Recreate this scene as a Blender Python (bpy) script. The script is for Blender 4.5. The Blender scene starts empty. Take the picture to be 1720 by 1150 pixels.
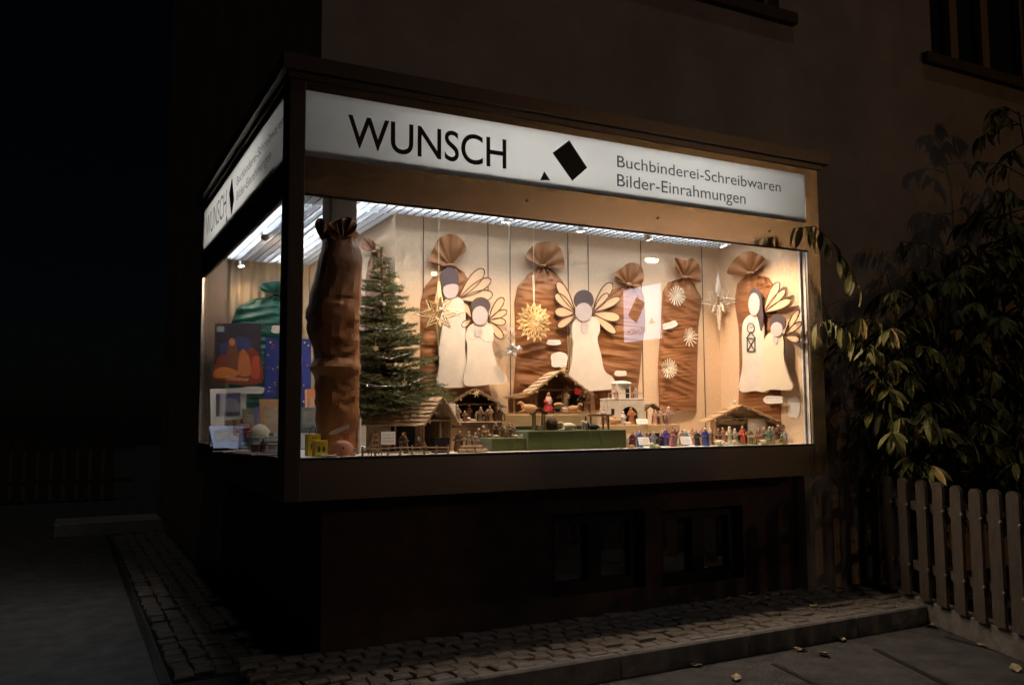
import bpy, math, random
from mathutils import Vector, Matrix, noise
sc = bpy.context.scene
random.seed(7)

# ------------------------------------------------------------------ camera
SZ = 1.177                                   # height of the window sill above the road
CAM = Vector((-.9987, -4.4023, SZ + .217)); YAW, PITCH, ROLL, FOC = .4815, .0834, -.0053, 1441.57
Fv = Vector((math.sin(YAW)*math.cos(PITCH), math.cos(YAW)*math.cos(PITCH), math.sin(PITCH)))
_R = Vector((math.cos(YAW), -math.sin(YAW), 0)); _U = _R.cross(Fv)
Rv = _R*math.cos(ROLL) + _U*math.sin(ROLL); Uv = _U*math.cos(ROLL) - _R*math.sin(ROLL)
cd = bpy.data.cameras.new('camera'); co = bpy.data.objects.new('camera', cd); sc.collection.objects.link(co)
cd.sensor_width = 36; cd.lens = FOC/1720*36; cd.clip_end = 300; cd.clip_start = .05
M = Matrix((Rv, Uv, -Fv)).transposed().to_4x4(); M.translation = CAM; co.matrix_world = M
sc.camera = co
# ------------------------------------------------------------------ world: night sky
w = bpy.data.worlds.new('World'); sc.world = w; w.use_nodes = True
nt = w.node_tree; bg = nt.nodes['Background']
sky = nt.nodes.new('ShaderNodeTexSky'); sky.sky_type = 'NISHITA'; sky.sun_disc = False
SUN_EL, SUN_AZ = math.radians(66), math.radians(190)      # weak added fill light from high in front of the house, source unseen
sky.sun_elevation = SUN_EL; sky.sun_rotation = SUN_AZ
nt.links.new(sky.outputs[0], bg.inputs[0]); bg.inputs[1].default_value = .00025
sl = bpy.data.lights.new('high_fill', 'SUN'); sl.energy = .075; sl.angle = math.radians(3); sl.color = (1, .93, .86)
so = bpy.data.objects.new('high_fill', sl); sc.collection.objects.link(so)
sd = Vector((math.sin(SUN_AZ)*math.cos(SUN_EL), math.cos(SUN_AZ)*math.cos(SUN_EL), math.sin(SUN_EL)))
so.rotation_euler = sd.to_track_quat('Z', 'Y').to_euler(); so.location = (0, -3, 9)
vs = sc.view_settings; vs.view_transform = 'Standard'; vs.look = 'None'; vs.exposure = 0; vs.gamma = 1
sc.cycles.use_denoising = True; sc.cycles.max_bounces = 10; sc.cycles.transparent_max_bounces = 16
sc.cycles.caustics_reflective = False; sc.cycles.caustics_refractive = False
sc.cycles.sample_clamp_indirect = 4

# ------------------------------------------------------------------ photo pixel -> place
def ray(u, v): return Fv + Rv*((u-860)/FOC) - Uv*((v-575)/FOC)
def at(u, v, ax, val):
    d = ray(u, v); return CAM + d*((val-CAM[ax])/d[ax])
def fp(u, v, y): return at(u, v, 1, y)
def gx(u, y, z):                              # x of a point on plane y at height z seen in column u
    k = (u-860)/FOC; a = Rv - Fv*k
    return CAM.x - (a.y*(y-CAM.y) + a.z*(z-CAM.z))/a.x
def mpp(u, y, z=SZ): return (Vector((gx(u, y, z), y, z))-CAM).dot(Fv)/FOC   # metres per photo pixel there

# ------------------------------------------------------------------ mesh helpers
col = sc.collection
def origin(p):
    o = Vector((0, 0, 0))
    while p: o += p.location; p = p.parent
    return o
def rz(a): return Matrix.Rotation(a, 3, 'Z')
class MB:
    def __init__(s): s.v = []; s.f = []
    def add(s, vs_, fs):
        n = len(s.v); s.v += [Vector(q) for q in vs_]; s.f += [tuple(i+n for i in f) for f in fs]; return s
    def box(s, c, d, rot=None):
        c = Vector(c); x, y, z = d[0]/2, d[1]/2, d[2]/2
        vs_ = [Vector((a, b, e)) for e in (-z, z) for a, b in ((-x, -y), (x, -y), (x, y), (-x, y))]
        if rot: vs_ = [rot @ q for q in vs_]
        return s.add([c+q for q in vs_], [(3, 2, 1, 0), (4, 5, 6, 7), (0, 1, 5, 4), (1, 2, 6, 5), (2, 3, 7, 6), (3, 0, 4, 7)])
    def b2(s, a, b): return s.box([(a[i]+b[i])/2 for i in range(3)], [abs(b[i]-a[i]) for i in range(3)])
    def cbox(s, c, d, ch, rot=None):          # box with chamfered top rim
        c = Vector(c); x, y, z = d[0]/2, d[1]/2, d[2]/2
        R4 = ((-1, -1), (1, -1), (1, 1), (-1, 1))
        vs_ = [Vector((a*x, b*y, -z)) for a, b in R4] + [Vector((a*x, b*y, z-ch)) for a, b in R4] + [Vector((a*(x-ch), b*(y-ch), z)) for a, b in R4]
        if rot: vs_ = [rot @ q for q in vs_]
        fs = [(3, 2, 1, 0), (8, 9, 10, 11)]
        for k in (0, 4):
            for i in range(4): j = (i+1) % 4; fs.append((k+i, k+j, k+4+j, k+4+i))
        return s.add([c+q for q in vs_], fs)
    def tube(s, pts, rad, n=8, cap=True):
        pts = [Vector(p) for p in pts]; m = len(pts)
        if not hasattr(rad, '__len__'): rad = [rad]*m
        vs_ = []; fs = []
        up = Vector((0, 0, 1))
        for i, p in enumerate(pts):
            t = (pts[min(i+1, m-1)]-pts[max(i-1, 0)]).normalized()
            a = t.cross(up if abs(t.z) < .95 else Vector((1, 0, 0))).normalized(); b = a.cross(t)
            for k in range(n):
                q = 2*math.pi*k/n; vs_.append(p + (a*math.cos(q)+b*math.sin(q))*rad[i])
        for i in range(m-1):
            for k in range(n):
                l = (k+1) % n; fs.append((i*n+k, i*n+l, i*n+n+l, i*n+n+k))
        if cap: fs += [tuple(range(n-1, -1, -1)), tuple((m-1)*n+k for k in range(n))]
        return s.add(vs_, fs)
    def lathe(s, prof, n=16, c=(0, 0, 0), sx=1, sy=1, fold=0, nf=7, rot=None):
        c = Vector(c); vs_ = []; fs = []; m = len(prof)
        for i, (r, z) in enumerate(prof):
            for k in range(n):
                q = 2*math.pi*k/n; rr = r*(1+fold*(1-i/(m-1))*math.cos(nf*q))
                p = Vector((rr*math.cos(q)*sx, rr*math.sin(q)*sy, z)); vs_.append(c+(rot @ p if rot else p))
        for i in range(m-1):
            for k in range(n):
                l = (k+1) % n; fs.append((i*n+k, i*n+l, i*n+n+l, i*n+n+k))
        fs += [tuple(range(n-1, -1, -1)), tuple((m-1)*n+k for k in range(n))]
        return s.add(vs_, fs)
    def ball(s, c, r, n=10, m=7, rough=0, rot=None):
        if not hasattr(r, '__len__'): r = (r, r, r)
        c = Vector(c); vs_ = []; fs = []
        for i in range(m+1):
            a = math.pi*i/m
            for k in range(n):
                q = 2*math.pi*k/n; g = 1+(random.uniform(-rough, rough) if rough else 0)
                p = Vector((r[0]*math.sin(a)*math.cos(q)*g, r[1]*math.sin(a)*math.sin(q)*g, -r[2]*math.cos(a)*g))
                vs_.append(c+(rot @ p if rot else p))
        for i in range(m):
            for k in range(n):
                l = (k+1) % n; fs.append((i*n+k, i*n+l, i*n+n+l, i*n+n+k))
        return s.add(vs_, fs)
    def prism(s, pts, off):                   # closed outline extruded by a vector
        pts = [Vector(p) for p in pts]; n = len(pts); off = Vector(off)
        fs = [tuple(range(n)), tuple(range(2*n-1, n-1, -1))]
        fs += [((i+1) % n, i, n+i, n+(i+1) % n) for i in range(n)]
        return s.add(pts+[p+off for p in pts], fs)
    def grid(s, rows, close=False):
        n = len(rows[0]); vs_ = [p for r in rows for p in r]; fs = []
        for i in range(len(rows)-1):
            for k in range(n if close else n-1):
                l = (k+1) % n; fs.append((i*n+k, i*n+l, i*n+n+l, i*n+n+k))
        return s.add(vs_, fs)
    def build(s, name, mat, parent=None, smooth=False, local=False, bevel=0, base=None):
        o0 = Vector((0, 0, 0)) if local else origin(parent)
        if base is not None: o0 = Vector(base)
        me = bpy.data.meshes.new(name); me.from_pydata([q-o0 for q in s.v], [], s.f); me.materials.append(mat); me.validate()
        import bmesh
        bm = bmesh.new(); bm.from_mesh(me); bmesh.ops.recalc_face_normals(bm, faces=bm.faces); bm.to_mesh(me); bm.free()
        if smooth:
            me.polygons.foreach_set('use_smooth', [True]*len(me.polygons))
            me.set_sharp_from_angle(angle=math.radians(smooth if smooth > 1 else 50))
        o = bpy.data.objects.new(name, me); col.objects.link(o)
        if parent: o.parent = parent
        elif base is not None: o.location = base
        if bevel:
            b = o.modifiers.new('bevel', 'BEVEL'); b.width = bevel; b.segments = 2; b.limit_method = 'ANGLE'
        return o
def tag(o, label=None, cat=None, group=None, kind=None):
    if label: o['label'] = label
    if cat: o['category'] = cat
    if group: o['group'] = group
    if kind: o['kind'] = kind
    return o
def thing(name, label, cat, loc=(0, 0, 0), rot=0, group=None):
    o = bpy.data.objects.new(name, None); col.objects.link(o); o.empty_display_size = .05
    o.location = loc; o.rotation_euler = (0, 0, rot); return tag(o, label, cat, group)
def copy_tree(o, parent=None):
    c = o.copy(); col.objects.link(c)
    if parent: c.parent = parent
    for ch in o.children: copy_tree(ch, c)
    return c
def text_mesh(s, bold=0):
    cu = bpy.data.curves.new('t', 'FONT'); cu.body = s; cu.offset = bold; cu.resolution_u = 6
    o = bpy.data.objects.new('t', cu); col.objects.link(o)
    me = bpy.data.meshes.new_from_object(o.evaluated_get(bpy.context.evaluated_depsgraph_get()))
    vs_ = [v.co.copy() for v in me.vertices]; fs = [tuple(p.vertices) for p in me.polygons]
    bpy.data.objects.remove(o); return vs_, fs
def text_on(name, s, mat, parent, P0, ex, ez, width, cap, bold=0, lift=(0, 0, 0)):
    vs_, fs = text_mesh(s, bold)
    x0 = min(v.x for v in vs_); x1 = max(v.x for v in vs_)
    hh, _ = text_mesh('H', bold); ch = max(v.y for v in hh)
    mb = MB(); P0 = Vector(P0)+Vector(lift)
    mb.add([P0 + ex*((v.x-x0)/(x1-x0)*width) + ez*(v.y/ch*cap) for v in vs_], fs)
    return mb.build(name, mat, parent)

# ------------------------------------------------------------------ materials
def lin(r, g, b):
    f = lambda c: (c/255/12.92 if c <= 10 else ((c/255+.055)/1.055)**2.4)
    return (f(r), f(g), f(b))
MATS = {}
def mat(name, c, rough=.6, metal=0, var=.15, scale=20, bump=0, bscale=None, stretch=None, sheen=0, spec=.4, emit=None, es=0, sub=0, wave=None, trans=0):
    if name in MATS: return MATS[name]
    m = bpy.data.materials.new(name); m.use_nodes = True; t = m.node_tree; p = t.nodes['Principled BSDF']
    p.inputs['Roughness'].default_value = rough; p.inputs['Metallic'].default_value = metal
    p.inputs['Specular IOR Level'].default_value = spec
    if sheen: p.inputs['Sheen Weight'].default_value = sheen
    if sub: p.inputs['Subsurface Weight'].default_value = sub; p.inputs['Subsurface Radius'].default_value = (.02, .015, .01)
    tc = t.nodes.new('ShaderNodeTexCoord'); mp = t.nodes.new('ShaderNodeMapping'); t.links.new(tc.outputs['Object'], mp.inputs[0])
    if stretch: mp.inputs['Scale'].default_value = stretch
    nz = t.nodes.new('ShaderNodeTexNoise'); nz.inputs['Scale'].default_value = scale; nz.inputs['Detail'].default_value = 6
    nz.inputs['Roughness'].default_value = .65
    t.links.new(mp.outputs[0], nz.inputs[0])
    cr = t.nodes.new('ShaderNodeValToRGB'); e = cr.color_ramp.elements
    e[0].position = .3; e[1].position = .7
    e[0].color = [max(0, x*(1-var)) for x in c]+[1]; e[1].color = [min(1, x*(1+var)) for x in c]+[1]
    t.links.new(nz.outputs['Fac'], cr.inputs[0]); t.links.new(cr.outputs[0], p.inputs['Base Color'])
    if bump:
        bp = t.nodes.new('ShaderNodeBump'); bp.inputs['Strength'].default_value = 1; bp.inputs['Distance'].default_value = bump
        n2 = t.nodes.new('ShaderNodeTexNoise'); n2.inputs['Scale'].default_value = bscale or scale*3; n2.inputs['Detail'].default_value = 4
        t.links.new(mp.outputs[0], n2.inputs[0]); t.links.new(n2.outputs['Fac'], bp.inputs['Height']); t.links.new(bp.outputs[0], p.inputs['Normal'])
    if emit: p.inputs['Emission Color'].default_value = (*emit, 1); p.inputs['Emission Strength'].default_value = es
    MATS[name] = m; return m
def emission(name, c, s):
    m = bpy.data.materials.new(name); m.use_nodes = True; t = m.node_tree; t.nodes.clear()
    o = t.nodes.new('ShaderNodeOutputMaterial'); e = t.nodes.new('ShaderNodeEmission')
    e.inputs[0].default_value = (*c, 1); e.inputs[1].default_value = s; t.links.new(e.outputs[0], o.inputs[0]); return m
def glass_mat(name, f0=.04, tint=(1, 1, 1), rough=0.0):
    m = bpy.data.materials.new(name); m.use_nodes = True; t = m.node_tree; t.nodes.clear()
    o = t.nodes.new('ShaderNodeOutputMaterial'); mx = t.nodes.new('ShaderNodeMixShader')
    tr = t.nodes.new('ShaderNodeBsdfTransparent'); tr.inputs[0].default_value = (*tint, 1)
    g = t.nodes.new('ShaderNodeBsdfGlossy'); g.inputs['Roughness'].default_value = rough
    lw = t.nodes.new('ShaderNodeLayerWeight'); lw.inputs[0].default_value = .5
    pw = t.nodes.new('ShaderNodeMath'); pw.operation = 'POWER'; pw.inputs[1].default_value = 5
    ml = t.nodes.new('ShaderNodeMath'); ml.operation = 'MULTIPLY_ADD'; ml.inputs[1].default_value = 1-f0; ml.inputs[2].default_value = f0
    t.links.new(lw.outputs['Facing'], pw.inputs[0]); t.links.new(pw.outputs[0], ml.inputs[0]); t.links.new(ml.outputs[0], mx.inputs[0])
    t.links.new(tr.outputs[0], mx.inputs[1]); t.links.new(g.outputs[0], mx.inputs[2]); t.links.new(mx.outputs[0], o.inputs[0]); return m
def translucent(name, c, k):
    m = bpy.data.materials.new(name); m.use_nodes = True; t = m.node_tree; t.nodes.clear()
    o = t.nodes.new('ShaderNodeOutputMaterial'); mx = t.nodes.new('ShaderNodeMixShader'); mx.inputs[0].default_value = k
    a = t.nodes.new('ShaderNodeBsdfTranslucent'); b = t.nodes.new('ShaderNodeBsdfPrincipled')
    nz = t.nodes.new('ShaderNodeTexNoise'); nz.inputs['Scale'].default_value = 9; nz.inputs['Detail'].default_value = 8
    tc = t.nodes.new('ShaderNodeTexCoord'); t.links.new(tc.outputs['Object'], nz.inputs[0])
    cr = t.nodes.new('ShaderNodeValToRGB'); cr.color_ramp.elements[0].color = [x*.93 for x in c]+[1]; cr.color_ramp.elements[1].color = [*c, 1]
    t.links.new(nz.outputs[0], cr.inputs[0]); t.links.new(cr.outputs[0], a.inputs[0]); t.links.new(cr.outputs[0], b.inputs[0]); b.inputs['Roughness'].default_value = .35
    t.links.new(b.outputs[0], mx.inputs[1]); t.links.new(a.outputs[0], mx.inputs[2]); t.links.new(mx.outputs[0], o.inputs[0]); return m

m_asphalt = mat('asphalt', (.072, .069, .066), .85, var=.45, scale=6, bump=.006, bscale=90)
m_cobble = mat('cobble', (.21, .185, .16), .8, var=.45, scale=14, bump=.004, bscale=60)
m_paver_shade = mat('shaded_paver', (.12, .11, .1), .85, var=.4, scale=14, bump=.004, bscale=60)  # darker than the cobbles to stand in for weaker light on the left
m_kerb = mat('kerb_stone', (.2, .185, .17), .85, var=.35, scale=12, bump=.003, bscale=70)
m_slab = mat('step_stone', (.25, .245, .24), .8, var=.2, scale=9, bump=.003)
m_soil = mat('soil', (.03, .022, .016), .95, var=.5, scale=9, bump=.03, bscale=18)
m_plaster = mat('house_plaster', (.38, .295, .23), .9, var=.22, scale=1.6, bump=.004, bscale=140)
m_plinth = mat('plinth_plaster', (.085, .052, .038), .9, var=.3, scale=8, bump=.006, bscale=120)
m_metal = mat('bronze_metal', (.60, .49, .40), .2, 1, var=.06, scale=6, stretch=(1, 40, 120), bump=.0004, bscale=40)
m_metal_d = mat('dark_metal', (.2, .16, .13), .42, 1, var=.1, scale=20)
m_alu = mat('aluminium_strip', (.7, .7, .7), .3, 1, var=.05)
m_gasket = mat('rubber_gasket', (.02, .02, .02), .6)
m_white = mat('white_paint', (.78, .77, .74), .6, var=.05)
m_wall = mat('cream_wall_cloth', (.74, .555, .375), .9, var=.07, scale=60, bump=.0015, bscale=260)
m_curtain = mat('curtain_cloth', (.60, .49, .34), .95, var=.06, scale=40, bump=.001, bscale=200)
m_column = mat('column_paint', (.62, .52, .38), .7, var=.06)
m_wire = mat('dark_wire', (.05, .04, .03), .5, .5)
m_string = mat('white_string', (.8, .76, .68), .8)
m_sack = mat('brown_satin', (.245, .10, .032), .68, var=.14, scale=7, sheen=.08, bump=.0015, bscale=30)
m_green = mat('green_satin', (.004, .085, .062), .42, var=.15, scale=7, sheen=.3)
m_paper = mat('brown_wrapping_paper', (.30, .125, .042), .55, var=.14, scale=6, bump=.002, bscale=26)
m_robe = mat('angel_robe_card', (.68, .635, .57), .8, var=.1, scale=7)
m_robe2 = mat('angel_robe_cream', (.70, .63, .48), .8, var=.05, scale=5)
m_face = mat('angel_face_card', (.50, .45, .46), .8, var=.04)
m_hair = mat('angel_hair_card', (.075, .055, .056), .8, var=.1)
m_wing = mat('angel_wing_card', (.66, .48, .31), .8, var=.05)
m_line = mat('brown_outline', (.10, .05, .03), .7)
m_star = mat('pale_wood_star', (.86, .70, .42), .6, var=.1, scale=30)
m_straw = mat('straw', (.84, .66, .36), .55, var=.15, scale=60)
m_strawp = mat('pale_straw', (.84, .77, .64), .6, var=.15, scale=60)
m_silver = mat('silver_foil', (.75, .75, .76), .3, .9, var=.1)
m_card = mat('white_card', (.86, .85, .81), .7, var=.02)
m_ink = mat('printed_ink', (.13, .12, .13), .8)
m_wood = mat('stable_wood', (.36, .235, .13), .75, var=.35, scale=14, stretch=(1, 5, 5), bump=.001)
m_woodd = mat('dark_wood', (.10, .055, .03), .8, var=.35, scale=16, stretch=(1, 5, 5))
m_woodl = mat('light_wood_board', (.60, .42, .23), .6, var=.14, scale=10, stretch=(1, 8, 8))
m_shingle = mat('roof_shingle', (.52, .38, .24), .8, var=.3, scale=25, bump=.001)
m_bark = mat('bark', (.34, .22, .12), .85, var=.4, scale=30, bump=.002)
m_clay = mat('white_clay', (.66, .60, .52), .85, var=.12, scale=20, bump=.002)
m_greencloth = mat('green_felt', (.085, .10, .024), .95, var=.1, scale=50, sheen=.3)
m_teal = mat('teal_box_card', (.10, .16, .155), .8, var=.08)
m_moss = mat('moss', (.16, .19, .04), .95, var=.5, scale=60, bump=.006, bscale=120)
m_hay = mat('hay', (.5, .36, .14), .9, var=.3, scale=60)
m_snow = mat('white_floor_cover', (.80, .78, .74), .85, var=.04, scale=12)
m_needle = mat('fir_needles', (.19, .215, .095), .55, var=.5, scale=12)
m_leaf = mat('leaf_green', (.18, .18, .05), .5, var=.4, scale=5)
m_leafy = mat('leaf_yellow', (.36, .24, .06), .5, var=.4, scale=5)
m_fallen = mat('fallen_leaf', (.42, .34, .2), .8, var=.35, scale=30)
m_twig = mat('shrub_bark', (.09, .06, .04), .9, var=.3)
m_fence = mat('weathered_picket', (.085, .068, .05), .85, var=.35, scale=9, stretch=(6, 6, 1), bump=.002)
m_bolt = mat('bolt_steel', (.22, .21, .2), .6, .5)
m_frame = mat('brown_window_frame', (.25, .15, .08), .6, var=.2, stretch=(1, 1, .2))
m_sillst = mat('dark_sill', (.07, .04, .03), .7)
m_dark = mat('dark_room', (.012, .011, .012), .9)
m_skin = mat('carved_skin', (.62, .42, .28), .6, var=.06)
m_fur_w = mat('white_fleece', (.72, .66, .54), .9, var=.12, scale=60, bump=.003, bscale=200)
m_fur_t = mat('tan_hide', (.45, .26, .12), .7, var=.18, scale=30)
m_fur_b = mat('black_hide', (.02, .017, .015), .7, var=.2)
m_fur_g = mat('grey_hide', (.30, .25, .20), .7, var=.18, scale=30)
m_panelE = emission('ceiling_light_panel', (.86, .93, 1.0), .95)
m_tubeE = emission('fluorescent_tube', (1.0, .965, .94), 28)
m_tubeC = emission('ceiling_tube', (.88, .94, 1.0), 54)
m_spotE = emission('halogen_face', (1, .92, .8), 30)
m_lampE = emission('street_lamp_lens', (1, .56, .22), 640)
m_sodium = m_lampE
m_glass = glass_mat('window_glass')
m_glassd = glass_mat('house_window_glass', .06)
m_sign = translucent('backlit_sign_acrylic', (.88, .885, .88), .8)
m_letter = mat('sign_lettering', (.045, .012, .018), .5)
m_letter2 = mat('sign_small_lettering', (.10, .10, .105), .5)
m_logo = mat('sign_logo_black', (.006, .006, .007), .4)
def flat(name, r, g, b, rough=.6, **k): return mat(name, lin(r, g, b), rough, var=k.pop('var', .08), **k)

# ================================================================== SETTING
def struct(o): o['kind'] = 'structure'; return o
mb = MB(); mb.add([(-40, -40, 0), (40, -40, 0), (40, 40, 0), (-40, 40, 0)], [(0, 1, 2, 3)]); struct(mb.build('ground', m_asphalt))
mb = MB(); mb.b2((4.62, -4, .004), (14, .215, .10)); struct(mb.build('garden_bed', m_soil))
# raised pavement under the shop window, laid with single cobbles
PZ = .12
pave = struct(MB().b2((-.12, -.46, .002), (4.36, .5, PZ-.028)).build('pavement', m_kerb))
variants = []
for k in range(6):
    b = MB(); b.cbox((0, 0, -.03), (.108, .108, .06), .009)
    b.v = [q+Vector((random.uniform(-.006, .006), random.uniform(-.006, .006), random.uniform(-.003, .004))) for q in b.v]
    o = b.build('cobble', m_cobble, smooth=35); variants.append(o.data); bpy.data.objects.remove(o)
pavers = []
for v_ in variants: m_ = v_.copy(); m_.materials[0] = m_paver_shade; pavers.append(m_)
def cobble(p, x, y, z, a=0, s=(1, 1, 1), vv=None):
    o = bpy.data.objects.new('paver' if vv else 'cobble', random.choice(vv or variants)); col.objects.link(o); o.parent = p
    o.location = (x, y, z+random.uniform(-.008, .004))
    o.rotation_euler = (random.uniform(-.04, .04), random.uniform(-.04, .04), a+random.uniform(-.13, .13)); o.scale = [q_*random.uniform(.86, 1.03) for q_ in s]; return o
for j in range(7):
    for i in range(40):
        x = -.1+.113*i+(.056 if j % 2 else 0)+random.uniform(-.004, .004)
        if x < 4.34: cobble(pave, x, -.40+.113*j, PZ)
kerb = MB()
for i in range(5):
    mbk = MB(); mbk.cbox((-.12+.896*(i+.5), -.49, PZ/2-.002), (.888, .058, PZ+.006), .01)
    mbk.build('kerbstone', m_kerb, pave)
# strip of small pavers left of the house, shade put into their colour
strip = struct(MB().b2((-.44, .52, .001), (.2, 7.0, .004)).build('paver_strip', m_soil))
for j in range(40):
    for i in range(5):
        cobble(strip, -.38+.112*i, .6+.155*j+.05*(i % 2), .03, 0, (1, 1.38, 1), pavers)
MB().b2((-.50, .52, .002), (-.455, 6.9, .006)).build('gutter', m_gasket, strip)
step = struct(MB().cbox((-.46, 7.34, .075), (1.16, .62, .15), .012).build('stone_step', m_slab))
# joints of the road slabs
mb = MB()
for (u0, v0, u1, v1) in ((1470, 1090, 1590, 1150), (1590, 1070, 1720, 1105), (1300, 1115, 1372, 1150)):
    a = at(u0, v0, 2, 0); b = at(u1, v1, 2, 0); d = (b-a).normalized(); n = Vector((-d.y, d.x, 0))*.017; b = b+d*.8
    jo = MB().prism([a-n, b-n, b+n, a+n], (0, 0, .005)); struct(jo.build('road_joint', m_gasket))

# ================================================================== HOUSE
house = thing('house', 'dark plastered corner house carrying the lit display window', 'house', (.25, .25, 0))
def rects(x0, x1, z0, z1, holes):
    xs = sorted({x0, x1, *[h[0] for h in holes], *[h[1] for h in holes]}); out = []
    for a, b in zip(xs, xs[1:]):
        zs = [z0]
        for h in sorted([h for h in holes if h[0] <= a and h[1] >= b], key=lambda h: h[2]): zs += [h[2], h[3]]
        zs.append(z1)
        for c, d in zip(zs[::2], zs[1::2]):
            if d > c: out.append((a, b, c, d))
    return out
W1 = (5.47, 6.95, 4.42, 5.95); W2 = (2.42, 3.72, 4.42, 5.95)
B1 = (1.724, 2.443, .26, .765); B2 = (2.576, 3.291, .24, .745)
mb = MB()
for a, b, c, d in rects(.22, 12, 3.2, 8, [W1, W2]): mb.b2((a, .22, c), (b, .44, d))
mb.b2((3.82, .22, 0), (12, .44, 3.2))
mb.build('wall', m_plaster, house)
mb = MB(); mb.b2((.22, .44, 3.2), (.44, 8.43, 8)).b2((.22, 3.22, 0), (.44, 8.43, 3.2)); mb.build('wall', m_plaster, house)
mb = MB()
for a, b, c, d in rects(.28, 3.82, 0, .955, [B1, B2]): mb.b2((a, .3, c), (b, .5, d))
mb.b2((.28, .5, 0), (.44, 3.22, .955)); mb.build('plinth', m_plinth, house)
def house_window(h, y, deep, mull, sill=True):
    x0, x1, z0, z1 = h
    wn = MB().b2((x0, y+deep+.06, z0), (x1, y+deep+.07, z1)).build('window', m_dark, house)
    f = MB()
    for a, b, c, d in ((x0, x0+.07, z0, z1), (x1-.07, x1, z0, z1), (x0+.07, x1-.07, z0, z0+.07), (x0+.07, x1-.07, z1-.07, z1)): f.b2((a, y+deep-.02, c), (b, y+deep+.04, d))
    f.build('frame', m_frame, wn)
    for t in mull:
        x = x0+(x1-x0)*t; MB().b2((x-.05, y+deep-.03, z0+.07), (x+.05, y+deep+.035, z1-.07)).build('mullion', m_frame, wn)
    ts = [0]+list(mull)+[1]
    for a, b in zip(ts, ts[1:]):
        MB().b2((x0+(x1-x0)*a+.06, y+deep+.012, z0+.06), (x0+(x1-x0)*b-.06, y+deep+.018, z1-.06)).build('pane', m_glassd, wn)
    if sill: MB().b2((x0-.13, y-.06, z0-.09), (x1+.13, y+.15, z0-.003)).build('sill', m_sillst, wn)
house_window(W1, .22, .1, (.28, .58)); house_window(W2, .22, .1, (.34, .67))
m_frame = mat('dark_cellar_frame', (.03, .022, .018), .8)
for h in (B1, B2): house_window(h, .3, .09, (.5,), False)

# ================================================================== DISPLAY WINDOW
ZT, ZS0, ZS1, ZB = SZ+1.375, SZ+1.575, SZ+1.928, SZ-.219
HC = SZ+1.54                                   # louvre ceiling
XW, XF, XG, YC, YD, YE = .084, 3.695, 3.82, .155, 3.105, 3.2
YB, XL, XR = .912, .912, 3.66                  # inner walls
case = thing('display_window', 'lit corner display window with white backlit sign band above', 'shop window', (0, 0, ZB))
def part(name, m, a, b, parent=None, bevel=0): return MB().b2(a, b).build(name, m, parent or case, bevel=bevel)
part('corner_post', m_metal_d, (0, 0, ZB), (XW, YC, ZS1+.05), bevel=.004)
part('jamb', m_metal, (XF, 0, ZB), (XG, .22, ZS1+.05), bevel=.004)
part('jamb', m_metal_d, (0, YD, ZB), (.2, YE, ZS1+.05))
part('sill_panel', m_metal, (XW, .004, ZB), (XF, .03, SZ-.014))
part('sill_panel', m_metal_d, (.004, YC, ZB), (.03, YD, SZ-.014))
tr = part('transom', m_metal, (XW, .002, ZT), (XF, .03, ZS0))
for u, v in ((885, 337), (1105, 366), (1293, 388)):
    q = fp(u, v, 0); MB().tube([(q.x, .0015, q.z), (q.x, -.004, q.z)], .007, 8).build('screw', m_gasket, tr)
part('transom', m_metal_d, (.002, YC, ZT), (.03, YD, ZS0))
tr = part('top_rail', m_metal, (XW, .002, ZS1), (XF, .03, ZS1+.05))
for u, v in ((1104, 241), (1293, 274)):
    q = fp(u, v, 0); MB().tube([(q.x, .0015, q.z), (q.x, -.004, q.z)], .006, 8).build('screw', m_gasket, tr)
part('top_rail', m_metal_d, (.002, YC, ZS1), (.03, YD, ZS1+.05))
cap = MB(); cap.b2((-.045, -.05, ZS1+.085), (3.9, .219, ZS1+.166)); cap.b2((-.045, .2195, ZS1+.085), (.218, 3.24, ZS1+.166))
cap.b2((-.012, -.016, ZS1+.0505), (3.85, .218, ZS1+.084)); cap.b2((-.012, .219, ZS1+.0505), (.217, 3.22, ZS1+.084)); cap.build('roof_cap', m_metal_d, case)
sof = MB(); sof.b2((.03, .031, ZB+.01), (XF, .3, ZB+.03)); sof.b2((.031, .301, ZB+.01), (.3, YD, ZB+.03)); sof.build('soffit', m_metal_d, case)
m_bead = mat('white_bead', (.75, .74, .72), .4, .0)
# glass and gaskets
part('glass_pane', m_glass, (XW, .010, SZ-.002), (XF, .016, ZT+.002)); part('glass_pane', m_glass, (.010, YC, SZ-.002), (.016, YD, ZT+.002))
g = MB(); g.b2((XW, -.003, ZT-.012), (XF, .009, ZT-.001)); g.b2((XW, -.003, SZ-.013), (XF, .009, SZ-.004))
g.b2((-.003, YC, ZT-.012), (.009, YD, ZT-.001)); g.b2((-.003, YC, SZ-.013), (.009, YD, SZ-.004)); g.build('gasket', m_gasket, case)
part('glazing_bead', m_bead, (XF-.012, .0175, SZ), (XF+.002, .0615, ZT+.02)); part('glazing_bead', m_bead, (XF-.034, .045, SZ), (XF-.022, .0615, ZT+.02)); part('glazing_bead', m_alu, (XF-.012, -.004, SZ-.003), (XF-.001, .009, ZT-.013))
for y in (YD-.05, YD-.01): part('glazing_bead', m_alu, (-.004, y-.012, SZ-.003), (.009, y+.01, ZT-.013))
part('glazing_bead', m_alu, (XW, -.004, SZ-.0035), (XF-.04, .009, SZ+.002)); part('glazing_bead', m_alu, (-.004, YC, SZ-.0035), (.009, YD-.065, SZ+.002))
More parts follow.
